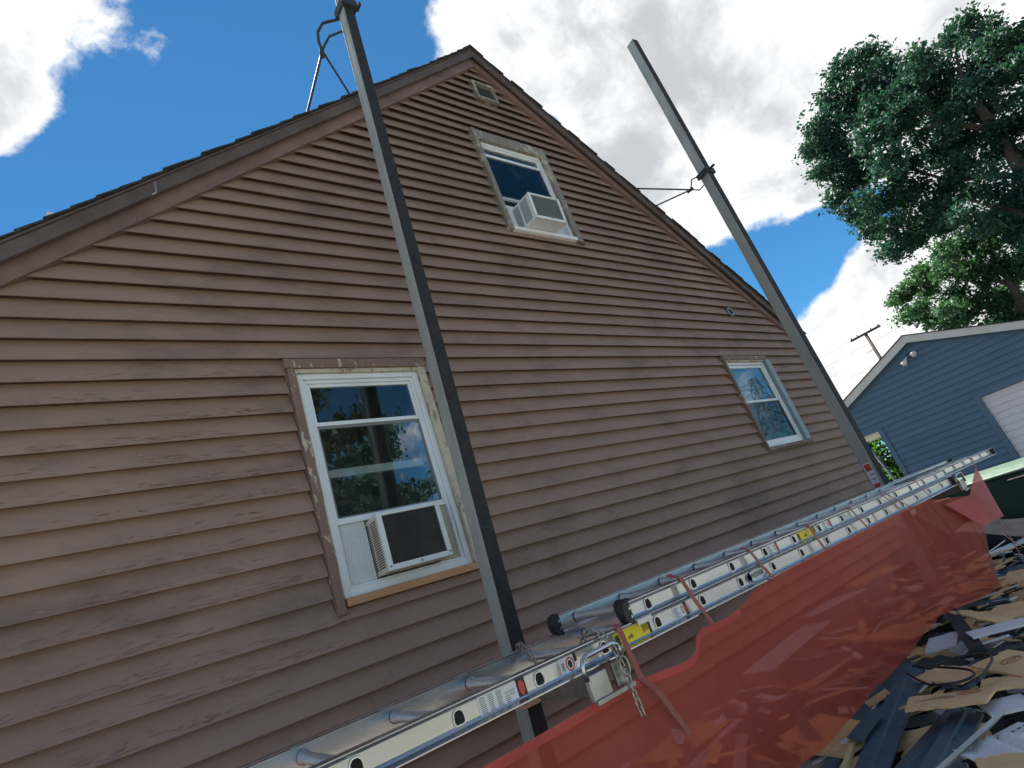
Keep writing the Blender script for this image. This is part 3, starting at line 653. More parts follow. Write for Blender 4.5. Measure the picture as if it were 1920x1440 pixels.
for nm, (xa, xb, zc, h) in SEC.items():
    ins = 0 if nm == 'base' else .0
    lad(rail(xa, xb, YN - ins, zc, h, -1), 'rail', M['alu'], ladder, .0012)
    lad(rail(xa, xb, YF + ins, zc, h, 1), 'rail', M['alu'], ladder, .0012)
    x0 = .57 if nm == 'base' else 1.776
    for i in range(-4, 18):
        x = x0 + .305 * i
        if not xa + .05 < x < xb - .05: continue
        rg = MB(); rg.smooth = True
        n_ = 14; yy = [YN - .004, YN + .004, YN + .012, YN + .03, YF - .03, YF - .012, YF - .004]; rr = [1.0, 1.35, 1.25, 1.0, 1.0, 1.25, 1.35]
        vv = []; ff = []
        for y_, r_ in zip(yy, rr):
            for a in range(n_):
                an = 2 * math.pi * a / n_; vv.append((x + .017 * r_ * math.cos(an), y_, zc + .017 * r_ * math.sin(an)))
        for j in range(len(yy) - 1):
            for a in range(n_): ff.append((j * n_ + a, j * n_ + (a + 1) % n_, (j + 1) * n_ + (a + 1) % n_, (j + 1) * n_ + a))
        rg.add(vv, ff)
        ro = lad(rg, 'rung', M['alu_rung'], ladder)
        # swaged D-shaped rung end, open and dark inside
        yo = YN - ins - .0046
        ringm = MB(); nn = len(dpoly)
        vv = [(x + p[0] * s_, y_, zc + p[1] * s_) for (s_, y_) in ((1.30, yo + .0002), (1.22, yo - .004), (1.02, yo - .004), (1.0, yo + .0002)) for p in dpoly]
        ringm.add(vv, [(a * nn + b_, a * nn + (b_ + 1) % nn, (a + 1) * nn + (b_ + 1) % nn, (a + 1) * nn + b_) for a in range(3) for b_ in range(nn)])
        lad(ringm, 'rung_end', M['alu_rung'], ro)
        lad(MB().prism([(x + p[0] * .99, zc + p[1] * .99) for p in dpoly], 'y', yo - .0006, yo + .0001), 'rung_hole', M['black_hole'], ro)
        ro2 = ro
# plastic end caps and rollers of the fly section, and bright gusset plates
for (y_, o_) in ((YN, -1), (YF, 1)):
    xa, xb, zc, h = SEC['fly']
    cap = MB().prism([(xa - .012, zc + .045), (xa - .034, zc + .036), (xa - .046, zc + .006), (xa - .036, zc - .026), (xa - .014, zc - .042), (xa + .001, zc - .042), (xa + .001, zc + .045)], 'y', y_ - .030, y_ + .012)
    co = lad(cap, 'end_cap', M['blackplastic'], ladder, .004)
    rv = MB()
    for dz in (-.014, .014): rv.prism([(xa - .012 + .005 * math.cos(a * math.pi / 4), zc + dz + .005 * math.sin(a * math.pi / 4)) for a in range(8)], 'y', y_ - .034, y_ - .0301)
    lad(rv, 'rivet', M['alu'], co)
    lad(MB().box(xa + .002, xa + .085, y_ - .035, y_ - .029, zc - .052, zc - .033), 'guide_plate', M['alu'], ladder, .001)
    lad(MB().box(SEC['base'][1] + .001, SEC['base'][1] + .022, y_ - .030, y_ + .012, 1.114 - .046, 1.114 + .042), 'end_cap', M['blackplastic'], ladder, .003)
lad(MB().tube([(1.79, YN + .02, 1.187), (1.79, YN + .16, 1.187)], .0245, 12), 'roller', M['alu'], ladder)
for yy in (.115, .15): lad(MB().tube([(1.79, YN + yy, 1.187), (1.79, YN + yy + .012, 1.187)], .033, 14), 'roller_ring', M['blackplastic'], ladder)
# stickers on the near rail's outer face (flat print)
def text_mesh(txt, size, mat, parent, loc, rot, name, extr=.0004, shear=0):
    cu = bpy.data.curves.new('t', 'FONT'); cu.body = txt; cu.size = size; cu.extrude = extr; cu.align_x = 'CENTER'; cu.align_y = 'CENTER'; cu.shear = shear
    to = bpy.data.objects.new('t', cu); COL.objects.link(to); bpy.context.view_layer.update()
    me = bpy.data.meshes.new_from_object(to.evaluated_get(bpy.context.evaluated_depsgraph_get())); bpy.data.objects.remove(to)
    me.materials.clear(); me.materials.append(mat); o = bpy.data.objects.new(name, me); COL.objects.link(o); o.parent = parent; o.location = loc; o.rotation_euler = rot; return o
YS = YN - .0043
def stk(name, xa, xb, za, zc, mat, par=None, lift=0):
    return lad(MB().box(xa, xb, YS - .0007 - lift, YS - .0001 - lift, za, zc), name, mat, ladder) if par is None else lad2(name, xa, xb, za, zc, mat, par, lift)
def lad2(name, xa, xb, za, zc, mat, par, lift):
    mb = MB().box(xa, xb, YS - .0007 - lift, YS - .0001 - lift, za, zc); mb.v = [(v[0], v[1], lz(*v)) for v in mb.v]
    o = Vector(ladder.location); mb.v = [(v[0] - o.x, v[1] - o.y, v[2] - o.z) for v in mb.v]; return mb.build(name, mat, par)
zc = 1.114
a = stk('instruction_sticker', .945, 1.125, zc - .026, zc + .026, M['sticker'])
b_ = lad2('sticker_end', 1.090, 1.124, zc - .0262, zc + .0262, M['ink'], a, .0008)
def disc(cx, cz, rx, rz_, mat, par, name, lift, hole=0):
    p = [(cx + rx * math.cos(q * math.pi / 12), cz + rz_ * math.sin(q * math.pi / 12)) for q in range(24)]
    mb = MB()
    if hole:
        vv = [(u, YS - lift, w_) for u, w_ in p] + [(cx + (u - cx) * hole, YS - lift, cz + (w_ - cz) * hole) for u, w_ in p]
        mb.add(vv, [(i, (i + 1) % 24, 24 + (i + 1) % 24, 24 + i) for i in range(24)])
    else: mb.prism(p, 'y', YS - lift - .0003, YS - lift)
    mb.v = [(v[0], v[1], lz(*v)) for v in mb.v]; o = Vector(ladder.location); mb.v = [(v[0] - o.x, v[1] - o.y, v[2] - o.z) for v in mb.v]
    return mb.build(name, mat, par)
disc(1.107, zc, .011, .021, M['ink_red'], a, 'red_oval', .0018)
for c in range(4):
    for i in range(9): lad2('print_line', .952 + c * .030, .974 + c * .030 - random.uniform(0, .006), zc - .021 + i * .005, zc - .0195 + i * .005, M['ink'], a, .0008) if (c < 3 or i < 3) else None
for i in range(4): lad2('ladder_drawing', 1.048 + i * .009, 1.049 + i * .009, zc - .004, zc + .006, M['ink'], a, .0008)
lad2('ladder_drawing', 1.042, 1.080, zc - .005, zc - .004, M['ink'], a, .0008); lad2('ladder_drawing', 1.042, 1.080, zc + .006, zc + .007, M['ink'], a, .0008)
a = stk('shock_sticker', 1.273, 1.345, zc - .026, zc + .026, M['sticker'])
disc(1.318, zc, .019, .022, M['ink_red'], a, 'red_ring', .0009, .74)
disc(1.318, zc, .009, .012, M['ink'], a, 'figure', .0010)
lad2('sticker_end', 1.339, 1.351, zc + .0, zc + .0265, M['ink'], a, .0008)
for i in range(5): lad2('print_line', 1.280, 1.293, zc - .012 + i * .005, zc - .0095 + i * .005, M['ink'], a, .0008)
for s_ in (-1, 1):
    zz = zc + s_ * .020
    mb = MB().prism([(1.277, zz - .002), (1.287, zz + .001), (1.285, zz - .001), (1.295, zz + .003), (1.286, zz - .001), (1.288, zz + .001)], 'y', YS - .0012, YS - .0009)
    mb.v = [(v[0], v[1], lz(*v)) for v in mb.v]; o = Vector(ladder.location); mb.v = [(v[0] - o.x, v[1] - o.y, v[2] - o.z) for v in mb.v]; mb.build('lightning_bolt', M['ink'], a)
def yellow(xa, xb, zc):
    a = stk('caution_sticker', xa, xb, zc - .027, zc + .027, M['yellow'])
    lad2('sticker_end', xb - .012, xb + .001, zc - .0272, zc + .0272, M['ink'], a, .0008); lad2('sticker_end', xa + .004, xa + .024, zc - .017, zc + .017, M['ink'], a, .0008)
    w_ = xb - xa
    for i in range(5): lad2('print_line', xb - .018 - i * .007, xb - .015 - i * .007, zc - .006 - .002 * i, zc + .022, M['ink'], a, .0008)
    for i in range(4): lad2('print_line', xa + .35 * w_ + i * .008, xa + .35 * w_ + i * .008 + .005, zc - .012 + (i % 2) * .003, zc - .002 + (i % 3) * .003, M['ink'], a, .0008)
yellow(1.545, 1.745, 1.114); yellow(3.045, 3.255, 1.187)
def info(xa, xb, zc, red):
    a = stk('warning_sticker', xa, xb, zc - .024, zc + .024, M['sticker'])
    lad2('sticker_end', xb - .016, xb + .001, zc - .0242, zc + .0242, M['ink'], a, .0008); disc(xb - .03, zc + .002, .010, .014, M['ink_red'], a, 'red_mark', .0012, .6)
    disc(xb - .0075, zc, .005, .018, M['ink_red'], a, 'red_oval', .0018)
    for i in range(7): lad2('print_line', xa + .006, xa + .006 + random.uniform(.015, .035), zc - .018 + i * .0055, zc - .016 + i * .0055, M['ink'], a, .0008)
info(1.895, 1.985, 1.114, True); info(2.725, 2.825, 1.187, True); info(3.36, 3.46, 1.187, True)
# oval maker's badge
a = disc(2.548, 1.114, .098, .0275, M['sticker'], ladder, 'oval_badge', .0006)
disc(2.548, 1.114, .100, .029, M['ink_blue'], a, 'badge_ring', .0014, .84)
tx = text_mesh('WERNER', .030, M['ink'], a, (0, 0, 0), (math.pi / 2, 0, 0), 'badge_lettering', shear=.25)
tx.location = Vector((2.548, YS - .0018, lz(2.548, YS, 1.114))) - Vector(ladder.location); tx.scale = (1.0, 1.0, 1.0)
# grey clamp marks where the sections are latched
for (x, z) in ((1.94, 1.187), (2.47, 1.187), (2.46, 1.114), (3.32, 1.114), (3.72, 1.187), (4.02, 1.114), (4.40, 1.187), (4.42, 1.114)):
    lad2('latch_plate', x, x + .035, z - .026, z + .028, M['steel'], ladder, .0002)
# the shorter ladder that goes on beyond
lad3 = empty('aluminium_ladder', (6.6, -1.35, 1.12), label='short silver ladder section reaching past the far bracket towards green bin', cat='ladder')
for (y_, o_) in ((-1.42, -1), (-1.04, 1)):
    lad(rail(5.76, 7.62, y_, 1.185, .072, o_), 'rail', M['alu'], lad3, .0012)
    lad(MB().box(7.621, 7.665, y_ - .03, y_ + .02, 1.145, 1.226), 'end_cap', M['blackplastic'], lad3, .004)
for i in range(6):
    x = 5.95 + .305 * i; r_ = MB(); r_.smooth = True; r_.tube([(x, -1.425, 1.185), (x, -1.035, 1.185)], .017, 10); ro = lad(r_, 'rung', M['alu_rung'], lad3)
    yo = -1.4246; vv = [(x + p[0] * s_, y2, 1.185 + p[1] * s_) for (s_, y2) in ((1.3, yo), (1.22, yo - .005), (1.02, yo - .005), (1.0, yo)) for p in dpoly]; nn = len(dpoly)
    lad(MB().add(vv, [(q * nn + w_, q * nn + (w_ + 1) % nn, (q + 1) * nn + (w_ + 1) % nn, (q + 1) * nn + w_) for q in range(3) for w_ in range(nn)]), 'rung_end', M['alu'], ro)

# ------------------------------------------------------------------ brackets that carry the ladders
def bracket(x, yend, ypole, label, skew):
    r = empty('ladder_bracket', (x, ypole, 1.0), label=label, cat='bracket', group='pole brackets under the ladders')
    def B(mb, name, mat, bev=.002): mb.v = [(v[0] - x + max(0, (v[1] - yend) / (ypole - yend)) * skew, v[1] - ypole, v[2] - 1.0) for v in mb.v]; return mb.build(name, mat, r, bev)
    B(MB().prism([(yend, .985), (ypole - .02, .93), (ypole - .02, 1.045), (yend, 1.060)], 'x', x - .022, x + .022), 'arm', M['steel'])
    B(MB().box(x - .045, x + .085, ypole - .02, ypole - .009, .88, 1.09), 'pole_plate', M['steel'])
    B(MB().box(x - .080, x + .006, yend - .022, yend - .001, .985, 1.062), 'end_plate', M['steel'])
    B(MB().box(x + .045, x + .100, yend - .012, yend - .001, .990, 1.066), 'end_plate', M['steel'])
    B(MB().box(x - .080, x + .104, yend - .034, yend - .0225, .975, .990), 'lower_bar', M['steel'])
    pts = [(x - .080, yend - .016, 1.050), (x - .082, yend - .018, 1.095), (x - .074, yend - .02, 1.112), (x - .055, yend - .02, 1.119), (x + .07, yend - .02, 1.121), (x + .090, yend - .02, 1.114), (x + .098, yend - .018, 1.098), (x + .098, yend - .014, 1.040)]
    lp = MB(); lp.smooth = True; lp.tube(pts, .0085, 10); B(lp, 'hoop', M['alu'], 0)
    return r
bracket(1.395, -1.545, -.552, 'grey steel bracket with bright hoop and plate chained to ladder', .35)
bracket(5.93, -1.49, -.90, 'grey steel bracket under the ladder ends beside green bin', .37)
# chain
def chain(pts, label, lw=.020, group=None):
    pts = [Vector(p) for p in pts]; seg = []; 
    L_ = [0]
    for a, b_ in zip(pts, pts[1:]): L_.append(L_[-1] + (b_ - a).length)
    pitch = .026; n = int(L_[-1] / pitch)
    r = empty('steel_chain', pts[0], label=label, cat='chain')
    def at(s):
        for i in range(len(pts) - 1):
            if s <= L_[i + 1] or i == len(pts) - 2: return pts[i].lerp(pts[i + 1], (s - L_[i]) / (L_[i + 1] - L_[i]))
    link = MB(); link.smooth = True; lp = []
    for q in range(16):
        an = 2 * math.pi * q / 16; lp.append((.0085 * math.cos(an), 0, .0085 * math.sin(an) + (.009 if math.sin(an) > 0 else -.009)))
    link.tube(lp, .0034, 6, closed=True); me = link.mesh('link'); me.materials.append(M['zinc'])
    for i in range(n):
        p = at((i + .5) * pitch); d = (at(min(L_[-1], (i + 1) * pitch)) - at(i * pitch)).normalized()
        o = bpy.data.objects.new('link', me); COL.objects.link(o); o.parent = r; o.location = p - pts[0]
        o.rotation_mode = 'QUATERNION'; o.rotation_quaternion = Vector((0, 0, 1)).rotation_difference(d) @ Euler((0, 0, math.pi / 2 * (i % 2) + random.uniform(-.25, .25))).to_quaternion()
    return r
chain([(1.445, YF + .035, lz(1.4, YF, 1.12)), (1.445, YF + .02, lz(1.4, YF, 1.175)), (1.44, YF - .012, lz(1.4, YF, 1.168)), (1.425, YF - .09, lz(1.4, YF - .09, 1.10)), (1.42, -1.30, 1.095), (1.425, YN + .05, 1.125), (1.44, YN + .012, 1.176), (1.45, YN - .02, 1.178), (1.463, YN - .045, 1.150), (1.468, -1.566, 1.105), (1.470, -1.578, 1.03), (1.472, -1.582, .95), (1.476, -1.582, .865)], 'tarnished steel chain looped over ladder rails and hanging in front of red mesh')
pl = MB(); pl.smooth = True; ringp = [(1.47 + .020 * math.cos(q * math.pi / 8), -1.585, 1.045 + .030 * math.sin(q * math.pi / 8)) for q in range(16)]; pl.tube(ringp, .004, 8, closed=True)
pl.v = [(v[0] - 1.47, v[1] + 1.585, v[2] - 1.045) for v in pl.v]
pl.build('snap_ring', M['zinc'], None, loc=(1.47, -1.585, 1.045), label='small oval steel snap ring on the chain beside the hoop', cat='ring')

# ------------------------------------------------------------------ red debris mesh tied under the ladder
top = [(-.6, .955), (.3, .972), (.9, .976), (1.39, .977), (1.50, .985), (1.62, .965), (1.84, .945), (1.90, .965), (1.955, 1.02), (2.15, 1.008), (2.28, 1.02), (2.42, 1.055), (2.7, 1.068), (3.3, 1.068), (3.9, 1.066), (4.6, 1.062), (4.95, 1.050), (5.4, .99), (5.95, .92)]
bot = [(-.6, .50), (.6, .48), (1.6, .46), (2.161, .452), (2.416, .425), (2.748, .423), (3.402, .437), (4.089, .456), (4.6, .40), (5.257, .325), (5.95, .262)]
def interp(tab, x):
    if x <= tab[0][0]: return tab[0][1]
    for (a, za), (b_, zb_) in zip(tab, tab[1:]):
        if x <= b_: return za + (zb_ - za) * (x - a) / (b_ - a)
    return tab[-1][1]
film = MB(); film.smooth = True; NX, NZ = 240, 30; vv = []
def film_y(x, v):
    y = -1.528
    y += .012 * math.sin(1.7 * x + 1.5 * v) * v + .002 * math.sin(7.3 * x - 3 * v + 1) * (.25 + v) + .0015 * math.sin(13.7 * x + 5 * v) * v * (1 - .5 * v)
    y += -.05 * math.sin(math.pi * v) * .5
    for (tx_, am) in ((1.47, .03), (1.93, .03), (2.42, .025), (3.18, .02), (3.55, .02), (4.55, .02), (4.9, .02)):     # pleats under the ties
        dx = x - tx_ - .10 * v * math.sin(tx_ * 9); y += .22 * am * math.exp(-(dx / (.05 + .16 * v)) ** 2) * (1 - v) * math.cos(dx * 40)
    for (cx_, sl_, am) in ((1.9, .5, .004), (2.6, -.7, .005), (3.2, .8, .005), (3.9, -.4, .004), (4.5, .9, .006), (4.9, -.9, .006), (5.3, .5, .006), (2.2, -.2, .003), (3.6, .15, .004)):     # crisp fold lines
        y -= am * max(0, 1 - abs(x - cx_ - sl_ * v) / .06)
    if x > 5.0: y += (x - 5.0) * (-.02 + .30 * v * (x - 5))
    return y
for j in range(NZ + 1):
    v_ = j / NZ
    for i in range(NX + 1):
        x = -.6 + 6.55 * i / NX; zt, zb_ = interp(top, x), interp(bot, x) + .005 * math.sin(5 * x) + .003 * math.sin(17 * x)
        vv.append((x + .02 * math.sin(9 * v_ + x), film_y(x, v_), zt + (zb_ - zt) * v_))
film.add(vv, [(j * (NX + 1) + i, j * (NX + 1) + i + 1, (j + 1) * (NX + 1) + i + 1, (j + 1) * (NX + 1) + i) for j in range(NZ) for i in range(NX)])
tarp = empty('debris_mesh', (2.6, -1.53, .7), label='translucent red debris mesh hanging from the ladder over the scrap', cat='tarp')
def tp(mb, name, mat): mb.v = [(v[0] - 2.6, v[1] + 1.53, v[2] - .7) for v in mb.v]; return mb.build(name, mat, tarp)
tp(film, 'mesh_sheet', M['film'])
hem = MB(); hem.smooth = True
hp = [(-.6 + 6.55 * i / 160, film_y(-.6 + 6.55 * i / 160, 0) - .002, interp(top, -.6 + 6.55 * i / 160)) for i in range(161)]
hv = []; 
for (x, y, z) in hp: hv += [(x, y - .003, z + .004), (x, y - .004, z - .022), (x + .001, y - .004, z - .010)]
hv = hv[:213]
hem.add(hv, [(3 * i + a, 3 * i + 3 + a, 3 * i + 3 + b_, 3 * i + b_) for i in range(70) for a, b_ in ((0, 2), (2, 1))])
tp(hem, 'folded_hem', M['film_double'])
# flap drawn up to the ladder end
fl = MB(); fl.smooth = True
fl.add([(6.66, -1.47, 1.10), (5.74, -1.555, .945), (5.86, -1.60, .83), (6.02, -1.61, .70), (5.45, -1.60, .735), (5.08, -1.565, .98), (6.10, -1.56, .92)],
       [(0, 1, 6), (6, 1, 2), (0, 6, 3), (6, 2, 3), (1, 5, 4), (1, 4, 2), (2, 4, 3)])
tp(fl, 'drawn_up_corner', M['film_double'])
def ribbon(pts, w, mat, name, wd=(1, 0, 0)):
    m = MB(); vv = []; wd = Vector(wd) * w / 2
    for p in pts: vv += [Vector(p) - wd, Vector(p) + wd]
    m.add(vv, [(2 * i, 2 * i + 1, 2 * i + 3, 2 * i + 2) for i in range(len(pts) - 1)]); o = tp(m, name, mat)
    md = o.modifiers.new('thick', 'SOLIDIFY'); md.thickness = .0015; return o
def tie(x, ztop, lean=.0, w=.022, tail=0.0):
    zt = interp(top, x); pts = [(x + lean * .2, YN + .03, lz(x, YN, ztop + .012)), (x, YN - .012, lz(x, YN, ztop + .013)), (x, YN - .034, lz(x, YN, ztop + .002)), (x + lean * .4, YN - .037, (ztop + zt) / 2), (x + lean, YN - .040, zt)]
    if tail: pts += [(x + lean + .02, YN - .075, zt - .05), (x + lean + .05, YN - .078, zt - tail * .6), (x + lean + .085, YN - .082, zt - tail)]
    ribbon(pts, w, M['strap'], 'tie_strap')
tie(1.558, 1.155, .012, .026, .21); tie(1.985, 1.224, .07, .024); tie(2.53, 1.224, .08, .022); tie(3.15, 1.224, .04, .022); tie(3.71, 1.224, .08, .020); tie(4.24, 1.224, .16, .016); tie(4.30, 1.224, .26, .016); tie(4.90, 1.224, .10, .014)
for pts in ([(6.66, -1.47, 1.09), (6.68, -1.46, 1.15), (6.70, -1.452, 1.20)], [(5.9, -1.6, .80), (5.84, -1.62, .60), (5.80, -1.62, .42), (5.86, -1.62, .25)], [(6.0, -1.63, .62), (6.02, -1.66, .45), (6.12, -1.68, .25)], [(5.75, -1.60, .62), (5.85, -1.63, .50), (6.0, -1.66, .40)]):
    ribbon(pts, .022, M['strap'], 'loose_strap')
# loose pink ends on top of the ladder
ribbon([(1.985, YN - .0, lz(1.95, YN, 1.240)), (2.04, YN + .06, lz(2, YN, 1.245)), (2.08, YN + .10, lz(2, YN, 1.25))], .03, M['film_double'], 'strap_end', (0, 1, 0))
ribbon([(2.53, YN - .0, lz(2.4, YN, 1.240)), (2.59, YN + .04, lz(2.4, YN, 1.242)), (2.66, YN - .01, lz(2.4, YN, 1.238))], .025, M['film_double'], 'strap_end', (0, 1, 0))

# ------------------------------------------------------------------ scrap pile
KIND = dict(blue=('siding_scrap', 'deb_blue', 'slate blue clapboard offcut lying in the scrap pile', 'board', 'blue siding offcuts', .016),
            tan=('backing_board', 'deb_tan', 'torn tan backing board lying in the scrap pile', 'board', 'tan backing boards', .009),
            white=('trim_scrap', 'deb_white', 'white trim offcut lying in the scrap pile', 'trim', 'white trim offcuts', .010),
            grey=('trim_scrap', 'deb_grey', 'long grey metal trim strip across the scrap pile', 'trim', 'grey trim strips', .012),
            strip=('vent_strip', 'deb_white', 'perforated white soffit strip under grey trim in the scrap pile', 'strip', None, .006),
            sheet=('wrap_sheet', 'sheet', 'crinkled white wrap sheet on top of the scrap pile', 'sheet', None, .003),
            post=('metal_post', 'deb_dark', 'dark square metal post leaning under the red mesh edge', 'post', None, .05),
            dark=('felt_scrap', 'deb_dark', 'black felt offcut lying in the scrap pile', 'felt', 'black felt offcuts', .008),
            beige=('weathered_board', 'deb_beige', 'weathered grey beige board lying in the scrap pile', 'board', 'weathered boards', .02),
            stick=('wood_stick', 'deb_tan', 'thin pale wood stick beside weathered board', 'stick', None, .02))
DEBRIS = [
  ('blue', [2.457, -1.481, 0.3], [3.701, -1.324, 0.34], 0.13, None),
  ('blue', [2.438, -1.645, 0.31], [3.633, -1.465, 0.36], 0.14, None),
  ('blue', [2.486, -1.766, 0.3], [2.994, -1.844, 0.33], 0.13, None),
  ('blue', [2.393, -1.917, 0.34], [2.897, -1.903, 0.35], 0.12, None),
  ('blue', [3.166, -1.794, 0.36], [3.53, -1.89, 0.38], 0.15, None),
  ('blue', [4.758, -1.467, 0.36], [4.741, -1.719, 0.36], 0.12, None),
  ('tan', [2.829, -1.716, 0.42], [2.873, -2.033, 0.42], 0.17, None),
  ('tan', [3.04, -1.938, 0.4], [3.067, -2.13, 0.4], 0.187, None),
  ('tan', [3.165, -1.976, 0.41], [3.356, -2.088, 0.41], 0.272, None),
  ('tan', [3.362, -1.637, 0.38], [3.249, -1.865, 0.38], 0.187, None),
  ('tan', [4.316, -1.551, 0.43], [4.021, -1.853, 0.4], 0.119, None),
  ('tan', [4.332, -1.696, 0.38], [4.319, -1.914, 0.38], 0.34, None),
  ('tan', [5.169, -1.627, 0.4], [5.17, -1.785, 0.4], 0.272, None),
  ('white', [3.647, -1.789, 0.45], [3.772, -2.03, 0.45], 0.15, None),
  ('white', [3.916, -1.453, 0.36], [3.92, -1.63, 0.38], 0.165, None),
  ('white', [2.832, -1.998, 0.38], [2.913, -2.136, 0.38], 0.15, None),
  ('grey', [2.513, -2.163, 0.47], [2.185, -2.012, 0.42], 0.098, None),
  ('strip', [2.343, -2.074, 0.41], [2.594, -2.205, 0.41], 0.084, None),
  ('sheet', [2.252, -2.144, 0.44], [2.377, -2.265, 0.44], 0.208, None),
  ('tan', [2.135, -2.164, 0.45], [2.194, -2.3, 0.45], 0.153, None),
  ('post', [4.458, -1.461, 0.4], [3.501, -1.845, 0.4], 0.07, 0.07),
  ('dark', [3.484, -1.849, 0.4], [3.552, -2.051, 0.4], 0.143, None),
  ('dark', [3.654, -1.522, 0.36], [3.467, -1.729, 0.36], 0.156, None),
  ('beige', [2.499, -1.276, 0.27], [2.882, -1.391, 0.3], 0.12, None),
  ('stick', [2.388, -1.572, 0.33], [2.827, -1.458, 0.33], 0.02, 0.02),
  ('tan', [2.622, -0.364, 0.3], [3.16, -0.372, 0.3], 0.34, None),
  ('tan', [2.67, -1.257, 0.33], [2.96, -1.356, 0.33], 0.374, None),
  ('tan', [4.196, -1.113, 0.36], [4.478, -1.227, 0.36], 0.374, None),
  ('tan', [2.581, -1.387, 0.32], [2.97, -1.478, 0.32], 0.238, None),
  ('white', [3.782, -0.382, 0.38], [4.855, -0.332, 0.4], 0.24, None),
  ('white', [5.197, -0.014, 0.4], [5.824, -0.267, 0.42], 0.33, None),
  ('blue', [3.618, -0.768, 0.33], [4.511, -0.91, 0.33], 0.13, None),
  ('tan', [6.189, -0.063, 0.42], [6.835, -0.318, 0.42], 0.17, None)]
def scrap(kind, A, Bp, w, t, roll=0.0, bend=0.0):
    nm, mat, label, cat, grp, th = KIND[kind]; th = t or th; A, Bp = Vector(A), Vector(Bp); d = Bp - A; ln = d.length
    m = MB(); n = 10 if kind in ('tan', 'dark', 'sheet') else 6; st_ = []
    rag = dict(tan=.010, dark=.012, sheet=.016, beige=.002).get(kind, .0008)
    for i in range(n + 1):
        u = -ln / 2 + ln * i / n; a = w / 2 + random.uniform(-rag, rag); c = w / 2 + random.uniform(-rag, rag); zz = bend * (1 - (2 * i / n - 1) ** 2) + (random.uniform(-.012, .012) if kind == 'sheet' else 0)
        e = random.uniform(-1, 1) * (.03 if kind in ('tan', 'dark', 'sheet') else .004) if i in (0, n) else 0
        e2 = random.uniform(-1, 1) * (.03 if kind in ('tan', 'dark', 'sheet') else .004) if i in (0, n) else 0
        if kind == 'blue':   # lapped profile: step in the middle, curled butt edge
            prof = [(-a, -.004), (-a, .006), (-.006, .001), (.0, .012), (c - .01, .006), (c, -.010), (c - .004, -.012), (c - .014, .001), (.004, .006), (-.004, -.004)]
        else: prof = [(-a, -th / 2), (-a, th / 2), (c, th / 2), (c, -th / 2)]
        st_.append([(u + (e if q[0] < 0 else e2), q[0], q[1] + zz) for q in prof])
    k_ = len(st_[0]); m.add([p for s_ in st_ for p in s_], [(i * k_ + q, i * k_ + (q + 1) % k_, (i + 1) * k_ + (q + 1) % k_, (i + 1) * k_ + q) for i in range(n) for q in range(k_)] + [tuple(range(k_)), tuple(range(n * k_, (n + 1) * k_))[::-1]])
    o = m.build(nm, M[mat], None, loc=(A + Bp) / 2, label=label, cat=cat, group=grp)
    o.rotation_mode = 'QUATERNION'; o.rotation_quaternion = Vector((1, 0, 0)).rotation_difference(d.normalized()) @ Euler((roll, 0, 0)).to_quaternion()
    return o
made = []
LABELS = {0: 'long slate blue siding offcut beside weathered board and thin pale stick', 1: 'wide slate blue siding offcut running up under the red mesh edge', 2: 'slate blue siding offcut just under the stamped tan board',
          3: 'slate blue siding offcut beneath the long grey trim strip', 4: 'slate blue siding offcut inside the black cable loop', 5: 'slate blue siding offcut beside the loose red straps',
          7: 'tan backing board touching the end of the stamped board', 9: 'tan backing board framed by the black cable loop', 10: 'narrow tan strip with its end by the dark metal post', 11: 'broad tan backing board below the loose red straps',
          12: 'tan backing board lying below the green bin', 13: 'long white trim offcut just past the dark metal post', 14: 'short white trim offcut between red mesh edge and dark post', 15: 'white trim offcut between stamped board and grey trim strip',
          16: 'long grey trim strip lying diagonally over blue siding', 19: 'tan backing board under the crinkled white wrap', 21: 'black felt offcut beside the cable and dark metal post', 22: 'black felt offcut by the red mesh edge next to cable',
          23: 'weathered board below red mesh edge beside the thin stick', 25: 'tan backing board seen through red mesh below the chain', 29: 'broad white trim offcut seen through the red mesh', 30: 'broad white trim offcut seen through red mesh near yellow sticker'}
